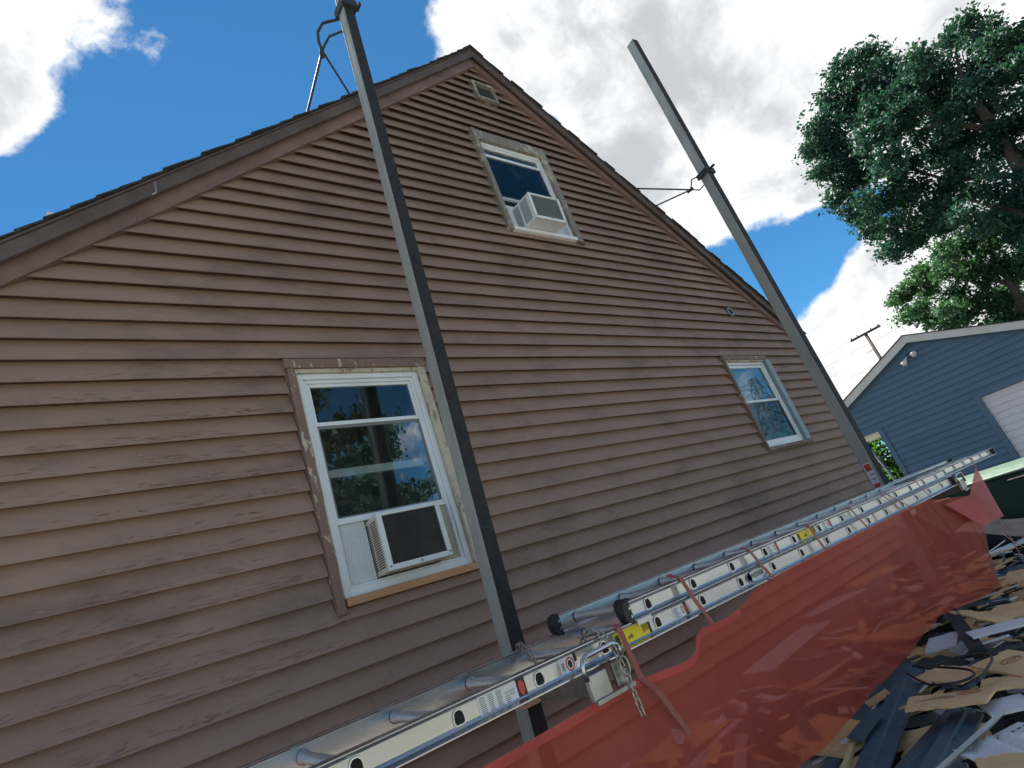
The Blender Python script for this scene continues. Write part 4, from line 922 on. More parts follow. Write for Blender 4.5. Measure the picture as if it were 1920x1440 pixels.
for i, (kind, A, Bp, w, t) in enumerate(DEBRIS):
    o = scrap(kind, A, Bp, w, t, random.uniform(-.12, .12), random.uniform(-.001, .003)); made.append(o)
    if kind == 'strip':
        sl_ = MB(); ln = (Vector(Bp) - Vector(A)).length
        for q in range(int(ln / .03)): sl_.box(-ln / 2 + .02 + q * .03, -ln / 2 + .036 + q * .03, -.004, .004, .0032, .0045)
        sl_.build('slot', M['ink'], o)
    if i in LABELS: o['label'] = LABELS[i]
    if i == 6:      # stamped backing board
        o['label'] = 'stamped tan backing board with red mark lying across blue siding'; o['group'] = 'stamped backing boards'
        pr_ = MB(); ln_ = (Vector(Bp) - Vector(A)).length
        for q in range(22): pr_.box(-.12 + q * .007, -.116 + q * .007 + (q % 3) * .001, .012, .022, .0040, .0055)
        for q in range(14): pr_.box(-.07 + q * .007, -.066 + q * .007, .030, .038, .0040, .0055)
        pr_.build('stamped_print', M['ink_faint'], o)
        rp = MB(); rp.tube([(ln_ * .5 - .08 + .045 * math.cos(q * math.pi / 10), .05 + .020 * math.sin(q * math.pi / 10), .0050) for q in range(20)], .0022, 5, closed=True); rp.tube([(ln_ * .5 - .11, .048, .005), (ln_ * .5 - .09, .058, .005), (ln_ * .5 - .07, .044, .005), (ln_ * .5 - .05, .054, .005)], .0022, 5)
        rp.build('red_stamp', M['ink_rust'], o)
    if i == 8:
        o['label'] = 'tan backing board with red oval stamp beside black cable'; o['group'] = 'stamped backing boards'
        rp = MB(); rp.tube([(.02 + .05 * math.cos(q * math.pi / 10), .02 + .025 * math.sin(q * math.pi / 10), .0075) for q in range(20)], .003, 5, closed=True); rp.tube([(-.01, .015, .0075), (.01, .028, .0075), (.03, .014, .0075), (.05, .025, .0075)], .003, 5)
        rp.build('red_stamp', M['ink_rust'], o)
for i in range(120):
    u = random.random(); x = random.uniform(1.0, 7.4) if i < 105 else random.uniform(6.2, 7.8); y = random.uniform(-2.1, -.35)
    lim = .30 if x > 1.8 else .18
    z = random.uniform(.06, lim); an = random.gauss(0, .55) if random.random() < .7 else random.uniform(0, 3.1)
    kd = random.choices(['blue', 'tan', 'white', 'dark', 'beige', 'grey'], [30, 26, 16, 16, 10, 6])[0]
    ln = random.uniform(.35, 1.1); w = random.uniform(.08, .16) if kd != 'grey' else .06
    d = Vector((math.cos(an), math.sin(an), random.uniform(-.10, .10))) * ln / 2
    # keep the pile clear of the viewer's feet
    if y < -1.5 and x < 2.0: continue
    scrap(kd, Vector((x, y, z)) - d, Vector((x, y, z)) + d, w, None, random.uniform(-.35, .35), random.uniform(-.003, .005))
# finer rubble that fills the pile
for mat_, cnt, lab in (('deb_dark', 700, 'fine dark splinters and scraps beneath the pile'), ('deb_tan', 330, 'small torn tan board scraps strewn over the pile'), ('deb_white', 220, 'small white trim chips strewn over the pile'), ('deb_blue', 300, 'small blue siding chips strewn over the pile')):
    rub = MB()
    for i in range(cnt):
        x = random.uniform(.9, 7.6); y = random.uniform(-2.3, -.3)
        if y < -1.5 and x < 1.9: continue
        z = random.uniform(0, .16) if mat_ == 'deb_dark' else random.uniform(.08, .36); a = random.uniform(0, 3.14); l_, w_ = random.uniform(.02, .16), random.uniform(.006, .045)
        c_, s_ = math.cos(a), math.sin(a); tz = random.uniform(-.3, .3); q = [(-l_, -w_ * random.uniform(.3, 1)), (l_ * random.uniform(.5, 1), -w_), (l_, w_ * random.uniform(.2, 1)), (-l_ * random.uniform(.4, 1), w_)]
        vv = [(x + p[0] * c_ - p[1] * s_, y + p[0] * s_ + p[1] * c_, z + p[0] * tz + h_) for h_ in (0, .006) for p in q]
        rub.add(vv, [(3, 2, 1, 0), (4, 5, 6, 7), (0, 1, 5, 4), (1, 2, 6, 5), (2, 3, 7, 6), (3, 0, 4, 7)])
    rub.build('rubble', M[mat_], label=lab, cat='rubble', kind='stuff')
cb = MB(); cb.smooth = True; cp = [Vector(p) for p in [[3.12, -1.65, 0.46], [2.935, -1.801, 0.46], [2.92, -1.901, 0.46], [2.944, -1.946, 0.46], [3.0, -1.967, 0.46], [3.07, -1.93, 0.46], [3.125, -1.847, 0.46], [3.167, -1.768, 0.46], [3.2, -1.775, 0.46], [3.259, -1.812, 0.46], [3.28, -1.891, 0.46], [3.26, -1.957, 0.46], [3.19, -1.993, 0.46], [3.053, -2.002, 0.46], [2.887, -1.999, 0.46]]]
fine = []
for i in range(len(cp) - 1):
    p0, p1_, p2_, p3 = cp[max(0, i - 1)], cp[i], cp[i + 1], cp[min(len(cp) - 1, i + 2)]
    for q in range(6):
        t = q / 6; fine.append(.5 * ((2 * p1_) + (p2_ - p0) * t + (2 * p0 - 5 * p1_ + 4 * p2_ - p3) * t * t + (3 * p1_ - p0 - 3 * p2_ + p3) * t ** 3))
base = Vector(fine[0]); cb.tube([p - base for p in fine], .0055, 7)
cb.build('black_cable', M['cable'], None, loc=base, label='looped black cable on top of the scrap pile', cat='cable')

# black sheet added beyond the red mesh to darken the sunlit ground
hs = MB(); hs.smooth = True; hr = np.random.default_rng(3); nu, nv_ = 34, 28; hv = []
bumps_ = [(hr.uniform(.15, .85), hr.uniform(.15, .85), hr.uniform(.08, .22), hr.uniform(.05, .22)) for _ in range(14)]
for j in range(nv_ + 1):
    for i in range(nu + 1):
        u, w_ = i / nu, j / nv_; e = min(1, 6 * min(u, 1 - u, w_, 1 - w_)); h_ = .05 + .22 * e
        for (bu, bv, br, bh) in bumps_: h_ += bh * e * math.exp(-((u - bu) ** 2 + (w_ - bv) ** 2) / br ** 2)
        h_ += .018 * e * abs(math.sin(19 * u + 7 * w_)) + .014 * e * abs(math.sin(23 * w_ - 9 * u))
        hv.append((-1.0 + 2.3 * u + .05 * math.sin(9 * w_), -1.0 + 2.1 * w_ + .05 * math.sin(8 * u), max(.03, h_ * .62) if e > .05 else .024))
hs.add(hv, [(j * (nu + 1) + i, j * (nu + 1) + i + 1, (j + 1) * (nu + 1) + i + 1, (j + 1) * (nu + 1) + i) for j in range(nv_) for i in range(nu)])
hs.build('added_dark_cover', M['dark_cover'], None, loc=(8.15, -.75, 0), label='added black cover darkening sunlit ground between scrap pile and green bin', cat='sheet')

# ------------------------------------------------------------------ green bin
bn = empty('waste_bin', (9.6, -.75, 0), label='dark green plastic waste bin with pale rounded lid beside garage', cat='bin')
bm_ = MB(); bm_.prism([(-.36, .045), (.36, .045), (.42, .80), (-.42, .80)], 'y', -.80, 1.02); bm_.build('tub', M['bin'], bn, .03)
lidp = [(-.45, .80), (.45, .80), (.45, .835), (.34, .885), (.12, .915), (-.12, .915), (-.34, .885), (-.45, .835)]
MB().prism(lidp, 'y', -.84, 1.06).build('lid', M['bin_lid'], bn, .015)
for (x, y) in ((-.33, -.70), (-.33, .85), (.33, -.70), (.33, .85)): MB().prism([(x + .05 * math.cos(a * math.pi / 8), .05 + .05 * math.sin(a * math.pi / 8)) for a in range(16)], 'y', y, y + .05).build('wheel', M['blackplastic'], bn)
for y in (-.5, .35): MB().tube([(-.43, y, .74), (-.49, y, .74), (-.49, y + .18, .74), (-.43, y + .18, .74)], .014, 8).build('handle', M['blackplastic'], bn)

# ------------------------------------------------------------------ blue garage
GX = 16.5; GA = (.78, 4.10); GS = .42; GW = 3.35
gar = empty('garage', (GX, GA[0], 0), label='slate blue clapboard garage with cream fascia and white door', cat='garage')
def gb(mb, name, mat, parent=None, bevel=0): mb.v = [(v[0] - GX, v[1] - GA[0], v[2]) for v in mb.v]; return mb.build(name, mat, parent or gar, bevel)
gl = lambda y: GA[1] - .10 - GS * abs(y - GA[0])
DOOR = (-2.9, .17, 0, 2.10); OPEN = (2.42, 3.75, 0, 2.26)
k = 0; GE = .15
while True:
    z0 = .05 + k * GE; z1 = z0 + GE + .01; k += 1
    hw = min(GW, (GA[1] - .06 - z0) / GS)
    if hw < .2: break
    hw1 = min(GW, max(.02, (GA[1] - .06 - z1) / GS))
    segs = [(GA[0] - hw, GA[0] + hw)]
    for h in (DOOR, OPEN):
        if z0 < h[3] - .02:
            new = []
            for p, q in segs:
                if q <= h[0] - .12 or p >= h[1] + .12: new.append((p, q)); continue
                if p < h[0] - .12: new.append((p, h[0] - .12))
                if q > h[1] + .12: new.append((h[1] + .12, q))
            segs = new
    for p, q in segs:
        p1_ = GA[0] - hw1 if p == GA[0] - hw else p; q1 = GA[0] + hw1 if q == GA[0] + hw else q
        gb(MB().add([(GX - .034, p, z0), (GX - .034, q, z0), (GX - .004, q1, z1), (GX - .004, p1_, z1), (GX, p, z0), (GX, q, z0), (GX, q1, z1), (GX, p1_, z1)],
                    [(0, 1, 2, 3), (0, 4, 5, 1), (3, 2, 6, 7), (0, 3, 7, 4), (1, 5, 6, 2)]), 'siding_plank', M['garage_blue'])
# sheathing with openings
bw = MB(); zs = [0, 2.10, 2.26, gl(GA[0] + GW)]
for a, b_ in zip(zs, zs[1:]):
    cur = GA[0] - GW
    for h in sorted((DOOR, OPEN)):
        if h[3] > a + .01: bw.box(GX + .001, GX + .1, cur, h[0], a, b_) if h[0] > cur + .01 else None; cur = h[1]
    if cur < GA[0] + GW - .01: bw.box(GX + .001, GX + .1, cur, GA[0] + GW, a, b_)
bw.prism([(GA[0] - GW, gl(GA[0] + GW)), (GA[0] + GW, gl(GA[0] + GW)), (GA[0], GA[1] - .1)], 'x', GX + .001, GX + .1)
bw.box(GX + .1, GX + 6.5, GA[0] - GW, GA[0] - GW + .1, 0, gl(GA[0] + GW)); bw.box(GX + .1, GX + 6.5, OPEN[0] - .1, OPEN[0], 0, gl(OPEN[0]) - .1); bw.box(GX + 6.4, GX + 6.5, GA[0] - GW + .1, OPEN[0] - .1, 0, gl(GA[0] + GW))
gb(bw, 'wall', M['garage_blue'])
for s in (-1, 1):
    ye = GA[0] + s * (GW + .25)
    def gz(y): return GA[1] - .10 - GS * abs(y - GA[0])
    gb(MB().prism([(GA[0], gz(GA[0]) - .09), (ye, gz(ye) - .09), (ye, gz(ye) + .10), (GA[0], gz(GA[0]) + .10)], 'x', GX - .16, GX - .13), 'fascia', M['garage_trim'], None, .003)
    gb(MB().prism([(GA[0], gz(GA[0]) + .065), (ye, gz(ye) + .065), (ye, gz(ye) + .08), (GA[0], gz(GA[0]) + .08)], 'x', GX - .129, GX - .001), 'soffit', M['garage_trim'])
    gb(MB().prism([(GA[0], gz(GA[0]) + .101), (ye + s * .02, gz(ye + s * .02) + .101), (ye + s * .02, gz(ye + s * .02) + .125), (GA[0], gz(GA[0]) + .125)], 'x', GX - .18, GX + 6.7), 'roof', M['shingle'])
gt = MB().box(GX - .045, GX + .0, DOOR[1] + .001, DOOR[1] + .119, 0, 2.22).box(GX - .045, GX + .0, DOOR[0] - .119, DOOR[0] - .001, 0, 2.22).box(GX - .045, GX, DOOR[0], DOOR[1], 2.101, 2.22); gb(gt, 'door_trim', M['garage_blue'], None, .003)
gb(MB().box(GX - .045, GX, OPEN[0] - .119, OPEN[0] - .001, 0, 2.33).box(GX - .045, GX, OPEN[0], OPEN[1], 2.261, 2.33), 'opening_trim', M['garage_blue'], None, .003)
gb(MB().box(GX + .02, GX + .12, 3.66, 3.74, 0, 2.26), 'porch_post', M['garage_trim'])
gb(MB().box(GX + .11, GX + 4, OPEN[0] + .01, OPEN[1] + .3, 2.27, 2.30), 'porch_ceiling', M['garage_trim'])
dr = gb(MB().box(GX + .030, GX + .06, DOOR[0] + .002, DOOR[1] - .002, 0.01, 2.098), 'garage_door', M['garage_door'])
for i in range(14):
    z0 = .012 + i * .149
    gb(MB().prism([(GX + .029, z0), (GX + .016, z0 + .006), (GX + .010, z0 + .05), (GX + .020, z0 + .10), (GX + .022, z0 + .140), (GX + .029, z0 + .147)], 'y', DOOR[0] + .003, DOOR[1] - .003) if False else
       MB().add([(GX + a, y, z0 + z_) for y in (DOOR[0] + .003, DOOR[1] - .003) for a, z_ in ((.0295, 0), (.014, .008), (.010, .06), (.020, .075), (.016, .135), (.0295, .147))],
                [(0, 1, 7, 6), (1, 2, 8, 7), (2, 3, 9, 8), (3, 4, 10, 9), (4, 5, 11, 10), (0, 5, 4, 3, 2, 1), (6, 7, 8, 9, 10, 11)]), 'door_slat', M['garage_door'], dr)
fl_ = empty('flood_light', (GX - .03, .93, 3.62), label='twin head white floodlight under garage gable peak', cat='lamp')
MB().box(-.03, .0, -.05, .05, -.05, .05).build('mount', M['steel_dark'], fl_, .004)
for s, dz in ((1, -.10), (-1, .0)):
    h_ = MB(); h_.smooth = True; h_.tube([(-.03, s * .03, 0), (-.06, s * .07, dz * .4), (-.09, s * .10, dz * .8), (-.15, s * .15, dz * 1.2 - .03)], [.018, .022, .04, .075], 12); h_.build('lamp_head', M['lamp_white'], fl_)

# step ladder and shrub seen through the garage passage
sl2 = empty('step_ladder', (17.1, 3.02, 0), (0, 0, .25), label='grey step ladder standing in the garage passage', cat='ladder')
for (a, b_) in (((-.25, -.3, 0), (-.05, 0, 1.95)), ((.25, -.3, 0), (.05, 0, 1.95)), ((-.22, .45, 0), (-.05, .04, 1.95)), ((.22, .45, 0), (.05, .04, 1.95))): MB().tube([a, b_], .025, 6).build('leg', M['alu'], sl2)
for i in range(6):
    t = (i + .6) / 6.5; MB().box(-.25 + .2 * t, .25 - .2 * t, -.3 + .3 * t - .045, -.3 + .3 * t + .045, 1.95 * t - .012, 1.95 * t + .012).build('step', M['alu'], sl2)

# ------------------------------------------------------------------ foliage
def leaves(clumps, n, size, flat=.5, seed=1, droop=0.0, shell=.45, lumpy=True):
    """leaf quads in clumps (centre, radii); denser towards each clump's skin, in small sprays"""
    r = np.random.default_rng(seed); cl = np.array([c[:3] for c in clumps]); rad = np.array([c[3:] for c in clumps]); vol = (rad[:, 0] * rad[:, 1] * rad[:, 2]) ** .72
    sub = []
    for c, q in zip(cl, rad):
        k_ = 7 if q.max() > 1 else 3
        for _ in range(k_):
            dd = r.normal(size=3); dd /= np.linalg.norm(dd); sub.append((c + dd * q * r.uniform(.5, 1.08), q * r.uniform(.26, .46)))
        sub.append((c, q * .55))
    if lumpy: cl = np.array([a for a, _ in sub]); rad = np.array([b for _, b in sub]); clumps = sub; vol = (rad[:, 0] * rad[:, 1] * rad[:, 2]) ** .72
    per = 11; ns = n // per; pick = r.choice(len(clumps), ns, p=vol / vol.sum())
    d = r.normal(size=(ns, 3)); d /= np.linalg.norm(d, axis=1)[:, None]; rr = (shell + (1 - shell) * r.random(ns) ** .6) * (1 + .22 * r.normal(size=ns))
    sp = cl[pick] + d * rad[pick] * rr[:, None]
    c = np.repeat(sp, per, 0) + r.normal(size=(ns * per, 3)) * size * np.array([1.9, 1.9, 1.3]); m = len(c)
    nrm = r.normal(size=(m, 3)); nrm[:, 2] += flat * 2; nrm /= np.linalg.norm(nrm, axis=1)[:, None]
    t = np.cross(nrm, r.normal(size=(m, 3))); t /= np.linalg.norm(t, axis=1)[:, None] + 1e-9; t[:, 2] -= droop; t /= np.linalg.norm(t, axis=1)[:, None]
    b = np.cross(nrm, t); s = size * (.6 + .8 * r.random(m))[:, None]
    v = np.stack([c - t * s, c + b * s * .55 - t * s * .1, c + t * s, c - b * s * .55 - t * s * .1], 1).reshape(-1, 3)
    me = bpy.data.meshes.new('crown'); me.vertices.add(len(v)); me.vertices.foreach_set('co', v.ravel()); me.loops.add(4 * m); me.loops.foreach_set('vertex_index', np.arange(4 * m, dtype=np.int32))
    me.polygons.add(m); me.polygons.foreach_set('loop_start', np.arange(0, 4 * m, 4, dtype=np.int32)); me.polygons.foreach_set('loop_total', np.full(m, 4, dtype=np.int32)); me.update(); return me
def tree(name, label, cat, base, clumps, n, size, mat, trunk, limbs, seed, group=None, flat=.5, droop=0.0, shell=.45, lumpy=True):
    r = empty(name, base, label=label, cat=cat, group=group); b = np.array(base)
    cl = [tuple(np.array(c[:3]) - b) + tuple(c[3:]) for c in clumps]
    me = leaves(cl, n, size, flat, seed, droop, shell, lumpy); me.materials.append(mat); o = bpy.data.objects.new('crown', me); COL.objects.link(o); o.parent = r
    t = MB(); t.smooth = True; t.tube([Vector(p[:3]) - Vector(base) for p in trunk], [p[3] for p in trunk], 10); t.build('trunk', M['bark'], r)
    for lb in limbs:
        m = MB(); m.smooth = True; m.tube([Vector(p[:3]) - Vector(base) for p in lb], [p[3] for p in lb], 7); m.build('limb', M['bark'], r)
    return r
# maple beyond the garage: crown built from boughs
TX = 26.0
boughs = [(24.74, -3.4, 6.16, 0.52, 0.35, 0.25), (23.93, -2.08, 11.29, 0.47, 0.31, 0.23), (25.96, -4.53, 11.27, 0.57, 0.38, 0.27), (25.71, -5.07, 8.84, 0.53, 0.35, 0.25), (26.01, -2.37, 6.68, 0.49, 0.33, 0.24), (25.99, -3.75, 5.51, 0.38, 0.25, 0.18), (26.16, -0.83, 14.58, 0.9, 0.6, 0.43), (27.06, -4.07, 9.81, 0.7, 0.47, 0.34), (27.92, -4.54, 8.96, 0.59, 0.39, 0.28), (25.46, -5.6, 8.1, 0.62, 0.42, 0.3), (25.12, -3.48, 7.45, 0.6, 0.4, 0.29), (26.76, -3.35, 13.21, 0.73, 0.49, 0.35), (26.11, 1.79, 12.4, 0.87, 0.58, 0.42), (25.54, -0.37, 9.05, 0.55, 0.37, 0.27), (25.95, -0.71, 9.8, 0.72, 0.48, 0.35), (25.06, -2.9, 6.65, 0.44, 0.29, 0.21), (27.02, -1.47, 11.26, 0.69, 0.46, 0.33), (25.28, -1.42, 9.9, 0.81, 0.54, 0.39), (27.6, -5.96, 11.17, 0.55, 0.37, 0.26), (24.74, -3.61, 11.56, 0.6, 0.4, 0.29), (25.74, -4.38, 12.85, 0.75, 0.5, 0.36), (27.05, -0.88, 13.24, 0.57, 0.38, 0.27), (27.06, -5.12, 8.35, 0.53, 0.36, 0.26), (26.13, 0.02, 9.56, 0.66, 0.44, 0.32), (26.05, -2.26, 8.15, 0.61, 0.4, 0.29), (27.73, -3.08, 8.24, 0.44, 0.3, 0.21), (24.79, -1.55, 14.74, 0.54, 0.36, 0.26), (22.68, -0.18, 10.71, 0.8, 0.53, 0.38), (27.77, -1.81, 13.55, 0.71, 0.47, 0.34), (25.25, -2.7, 7.1, 0.7, 0.47, 0.34), (24.94, 1.15, 9.39, 0.72, 0.48, 0.34), (25.98, -3.89, 8.71, 0.51, 0.34, 0.24), (27.05, -4.27, 14.38, 0.5, 0.34, 0.24), (26.04, -2.81, 10.48, 0.75, 0.5, 0.36), (25.86, 2.03, 14.39, 0.85, 0.57, 0.41), (26.2, -2.43, 9.94, 0.63, 0.42, 0.3), (28.05, -5.1, 11.32, 0.51, 0.34, 0.24), (25.99, -4.98, 9.78, 0.6, 0.4, 0.29), (27.08, -2.81, 11.9, 0.84, 0.56, 0.4), (27.08, -2.37, 12.57, 0.65, 0.43, 0.31), (26.91, 0.51, 15.2, 0.98, 0.65, 0.47), (25.58, -4.56, 6.47, 0.44, 0.29, 0.21), (24.87, -0.43, 13.49, 0.84, 0.56, 0.4), (28.18, -5.22, 11.97, 0.57, 0.38, 0.27), (28.28, -1.32, 13.28, 0.58, 0.39, 0.28), (26.45, -2.99, 9.41, 0.72, 0.48, 0.35), (24.15, -0.96, 7.41, 0.47, 0.32, 0.23), (26.68, -1.02, 16.57, 0.97, 0.64, 0.46), (26.82, -3.96, 7.52, 0.56, 0.37, 0.27), (26.12, -0.88, 12.05, 0.54, 0.36, 0.26), (24.46, -4.25, 11.5, 0.5, 0.33, 0.24), (26.26, -4.76, 7.39, 0.45, 0.3, 0.22), (24.78, -3.97, 5.76, 0.45, 0.3, 0.22), (25.24, -2.0, 13.73, 0.53, 0.36, 0.26), (26.49, 0.64, 16.05, 0.86, 0.58, 0.41), (25.68, -2.71, 6.08, 0.54, 0.36, 0.26), (26.61, -3.77, 14.08, 0.5, 0.33, 0.24), (25.39, -5.08, 7.03, 0.52, 0.35, 0.25), (26.28, -5.72, 9.31, 0.39, 0.26, 0.19), (26.14, -0.56, 15.49, 0.9, 0.6, 0.43), (26.11, -4.94, 12.52, 0.6, 0.4, 0.29), (27.93, 2.34, 11.27, 0.71, 0.47, 0.34), (27.24, -1.69, 8.64, 0.51, 0.34, 0.25), (26.37, -2.06, 11.59, 0.55, 0.37, 0.27), (27.21, 1.17, 9.12, 0.67, 0.44, 0.32), (28.99, -2.52, 9.48, 0.56, 0.38, 0.27), (25.0, -3.92, 12.83, 0.54, 0.36, 0.26), (27.91, -1.13, 9.75, 0.68, 0.46, 0.33), (24.77, 1.19, 14.44, 0.88, 0.59, 0.42), (22.71, -0.22, 11.76, 0.84, 0.56, 0.41), (25.24, -3.65, 5.73, 0.41, 0.27, 0.2), (28.79, -4.14, 11.98, 0.69, 0.46, 0.33), (27.41, -0.9, 11.6, 0.88, 0.59, 0.42), (27.33, 0.75, 10.74, 0.8, 0.53, 0.38), (24.05, -2.94, 11.52, 0.77, 0.51, 0.37), (30.09, -3.36, 16.45, 0.87, 0.58, 0.42), (25.57, -3.06, 5.4, 0.5, 0.33, 0.24), (25.64, -3.57, 9.1, 0.68, 0.46, 0.33), (28.26, 2.07, 14.3, 0.8, 0.53, 0.38), (26.28, -3.45, 10.39, 0.69, 0.46, 0.33), (23.98, -4.26, 5.76, 0.38, 0.25, 0.18), (26.22, -1.32, 7.85, 0.75, 0.5, 0.36), (25.41, 1.53, 8.75, 0.89, 0.6, 0.43), (26.78, -5.25, 12.07, 0.65, 0.43, 0.31), (26.24, -5.62, 9.7, 0.45, 0.3, 0.22), (26.58, -1.44, 7.1, 0.47, 0.32, 0.23), (25.0, -5.42, 7.24, 0.43, 0.29, 0.21), (22.92, -2.38, 12.96, 0.81, 0.54, 0.39), (24.91, -4.26, 6.57, 0.61, 0.4, 0.29), (23.97, -4.44, 9.9, 0.66, 0.44, 0.32), (25.57, -2.01, 6.89, 0.52, 0.35, 0.25), (25.94, -3.94, 14.56, 0.51, 0.34, 0.24), (23.65, -0.84, 7.96, 0.7, 0.47, 0.34), (25.27, 2.03, 10.92, 0.61, 0.4, 0.29), (28.15, -5.53, 11.25, 0.74, 0.5, 0.36), (26.94, -4.51, 9.52, 0.59, 0.4, 0.29), (26.93, -4.98, 6.74, 0.45, 0.3, 0.22), (26.53, 0.14, 16.62, 0.63, 0.42, 0.3), (24.86, -0.51, 12.26, 0.63, 0.42, 0.3), (28.74, -1.66, 8.1, 0.82, 0.55, 0.39), (24.58, -1.72, 6.17, 0.49, 0.33, 0.24), (25.81, -5.48, 11.29, 0.54, 0.36, 0.26), (25.56, -0.21, 11.21, 0.65, 0.44, 0.31), (26.35, -2.58, 13.85, 0.7, 0.47, 0.34), (24.24, -3.46, 10.47, 0.47, 0.31, 0.23), (24.08, -1.4, 12.46, 0.68, 0.45, 0.33), (23.12, -2.03, 8.52, 0.47, 0.32, 0.23), (25.13, -1.68, 14.24, 0.52, 0.35, 0.25), (23.93, -1.67, 10.76, 0.48, 0.32, 0.23), (24.8, -3.77, 6.27, 0.54, 0.36, 0.26), (26.85, -1.81, 6.2, 0.47, 0.32, 0.23), (24.9, -4.71, 11.39, 0.61, 0.41, 0.29), (25.99, -0.07, 10.46, 0.58, 0.39, 0.28), (26.3, -4.24, 7.95, 0.47, 0.32, 0.23), (26.74, 1.17, 12.28, 0.71, 0.47, 0.34), (25.06, 0.32, 10.75, 0.56, 0.37, 0.27), (25.85, -1.62, 8.69, 0.54, 0.36, 0.26), (26.11, 1.05, 12.92, 0.98, 0.65, 0.47), (23.85, 1.26, 10.42, 0.59, 0.39, 0.28), (24.58, -3.79, 4.99, 0.49, 0.33, 0.23), (27.0, -2.04, 11.11, 0.74, 0.49, 0.35), (25.22, 2.15, 12.96, 0.68, 0.45, 0.33), (25.7, 1.43, 13.92, 0.97, 0.64, 0.46), (25.82, -0.03, 8.62, 0.76, 0.51, 0.36), (24.16, -2.75, 7.62, 0.41, 0.27, 0.2), (25.93, -4.05, 11.71, 0.65, 0.44, 0.31), (24.99, -2.27, 8.45, 0.43, 0.28, 0.2), (27.3, -2.14, 6.4, 0.77, 0.51, 0.37), (28.04, -4.78, 8.38, 0.6, 0.4, 0.29), (27.81, -3.95, 8.65, 0.52, 0.35, 0.25), (27.51, -3.58, 8.7, 0.49, 0.32, 0.23), (27.02, -1.9, 13.94, 0.64, 0.43, 0.31), (26.09, -3.42, 5.41, 0.67, 0.45, 0.32), (26.12, -4.05, 10.36, 0.52, 0.35, 0.25), (27.49, -2.48, 13.6, 0.71, 0.47, 0.34), (25.57, 1.04, 10.52, 0.74, 0.49, 0.35), (27.79, 0.78, 9.61, 0.9, 0.6, 0.43), (25.92, -4.53, 9.82, 0.56, 0.37, 0.27), (24.59, -4.65, 8.5, 0.6, 0.4, 0.29), (25.05, -0.46, 16.13, 0.58, 0.38, 0.28), (24.25, -5.3, 8.36, 0.57, 0.38, 0.28), (28.27, -3.14, 8.88, 0.55, 0.36, 0.26), (26.7, -3.87, 12.99, 0.7, 0.46, 0.33), (26.77, 2.06, 10.21, 0.76, 0.51, 0.37), (25.63, 2.29, 11.79, 0.72, 0.48, 0.35), (24.01, -0.88, 12.34, 0.56, 0.37, 0.27), (24.67, -1.61, 13.33, 0.76, 0.51, 0.37)]
trunk, limbs = ([(26.5, -2.57, 0, 0.5), (26.4, -2.27, 4, 0.4), (26.3, -1.97, 5.75, 0.34), (26.2, -2.52, 8.45, 0.26), (26.2, -2.71, 10.6, 0.18), (26.2, -2.73, 12.55, 0.1), (26.3, -3.23, 14.21, 0.03)], [[(26.2, -2.61, 8.61, 0.13), (26.0, -1.87, 9.25, 0.1), (26.0, -0.86, 9.95, 0.07), (26.0, 0.01, 11.56, 0.03)], [(26.2, -2.71, 10.6, 0.12), (26.0, -1.86, 11.83, 0.08), (26.0, -1.02, 13.85, 0.05), (26.0, -0.26, 15.62, 0.02)], [(26.3, -2.24, 7.09, 0.14), (26.0, -1.57, 8.07, 0.08), (26.0, -0.82, 9.22, 0.05), (26.0, 1.03, 9.27, 0.02)], [(26.3, -2.39, 7.66, 0.14), (26.0, -3.88, 8.49, 0.1), (26.0, -5.02, 9.6, 0.04)], [(26.0, -1.86, 11.83, 0.06), (26.0, -0.7, 12.5, 0.04), (26.0, 1.07, 13.16, 0.02)]])
tree('maple_tree', 'large dark leafy tree spreading high behind blue garage', 'tree', tuple(trunk[0][:3]), boughs, 92000, .082, M['leaf'], trunk, limbs, 11, 'trees behind the garage', .35, .25, .3, False)
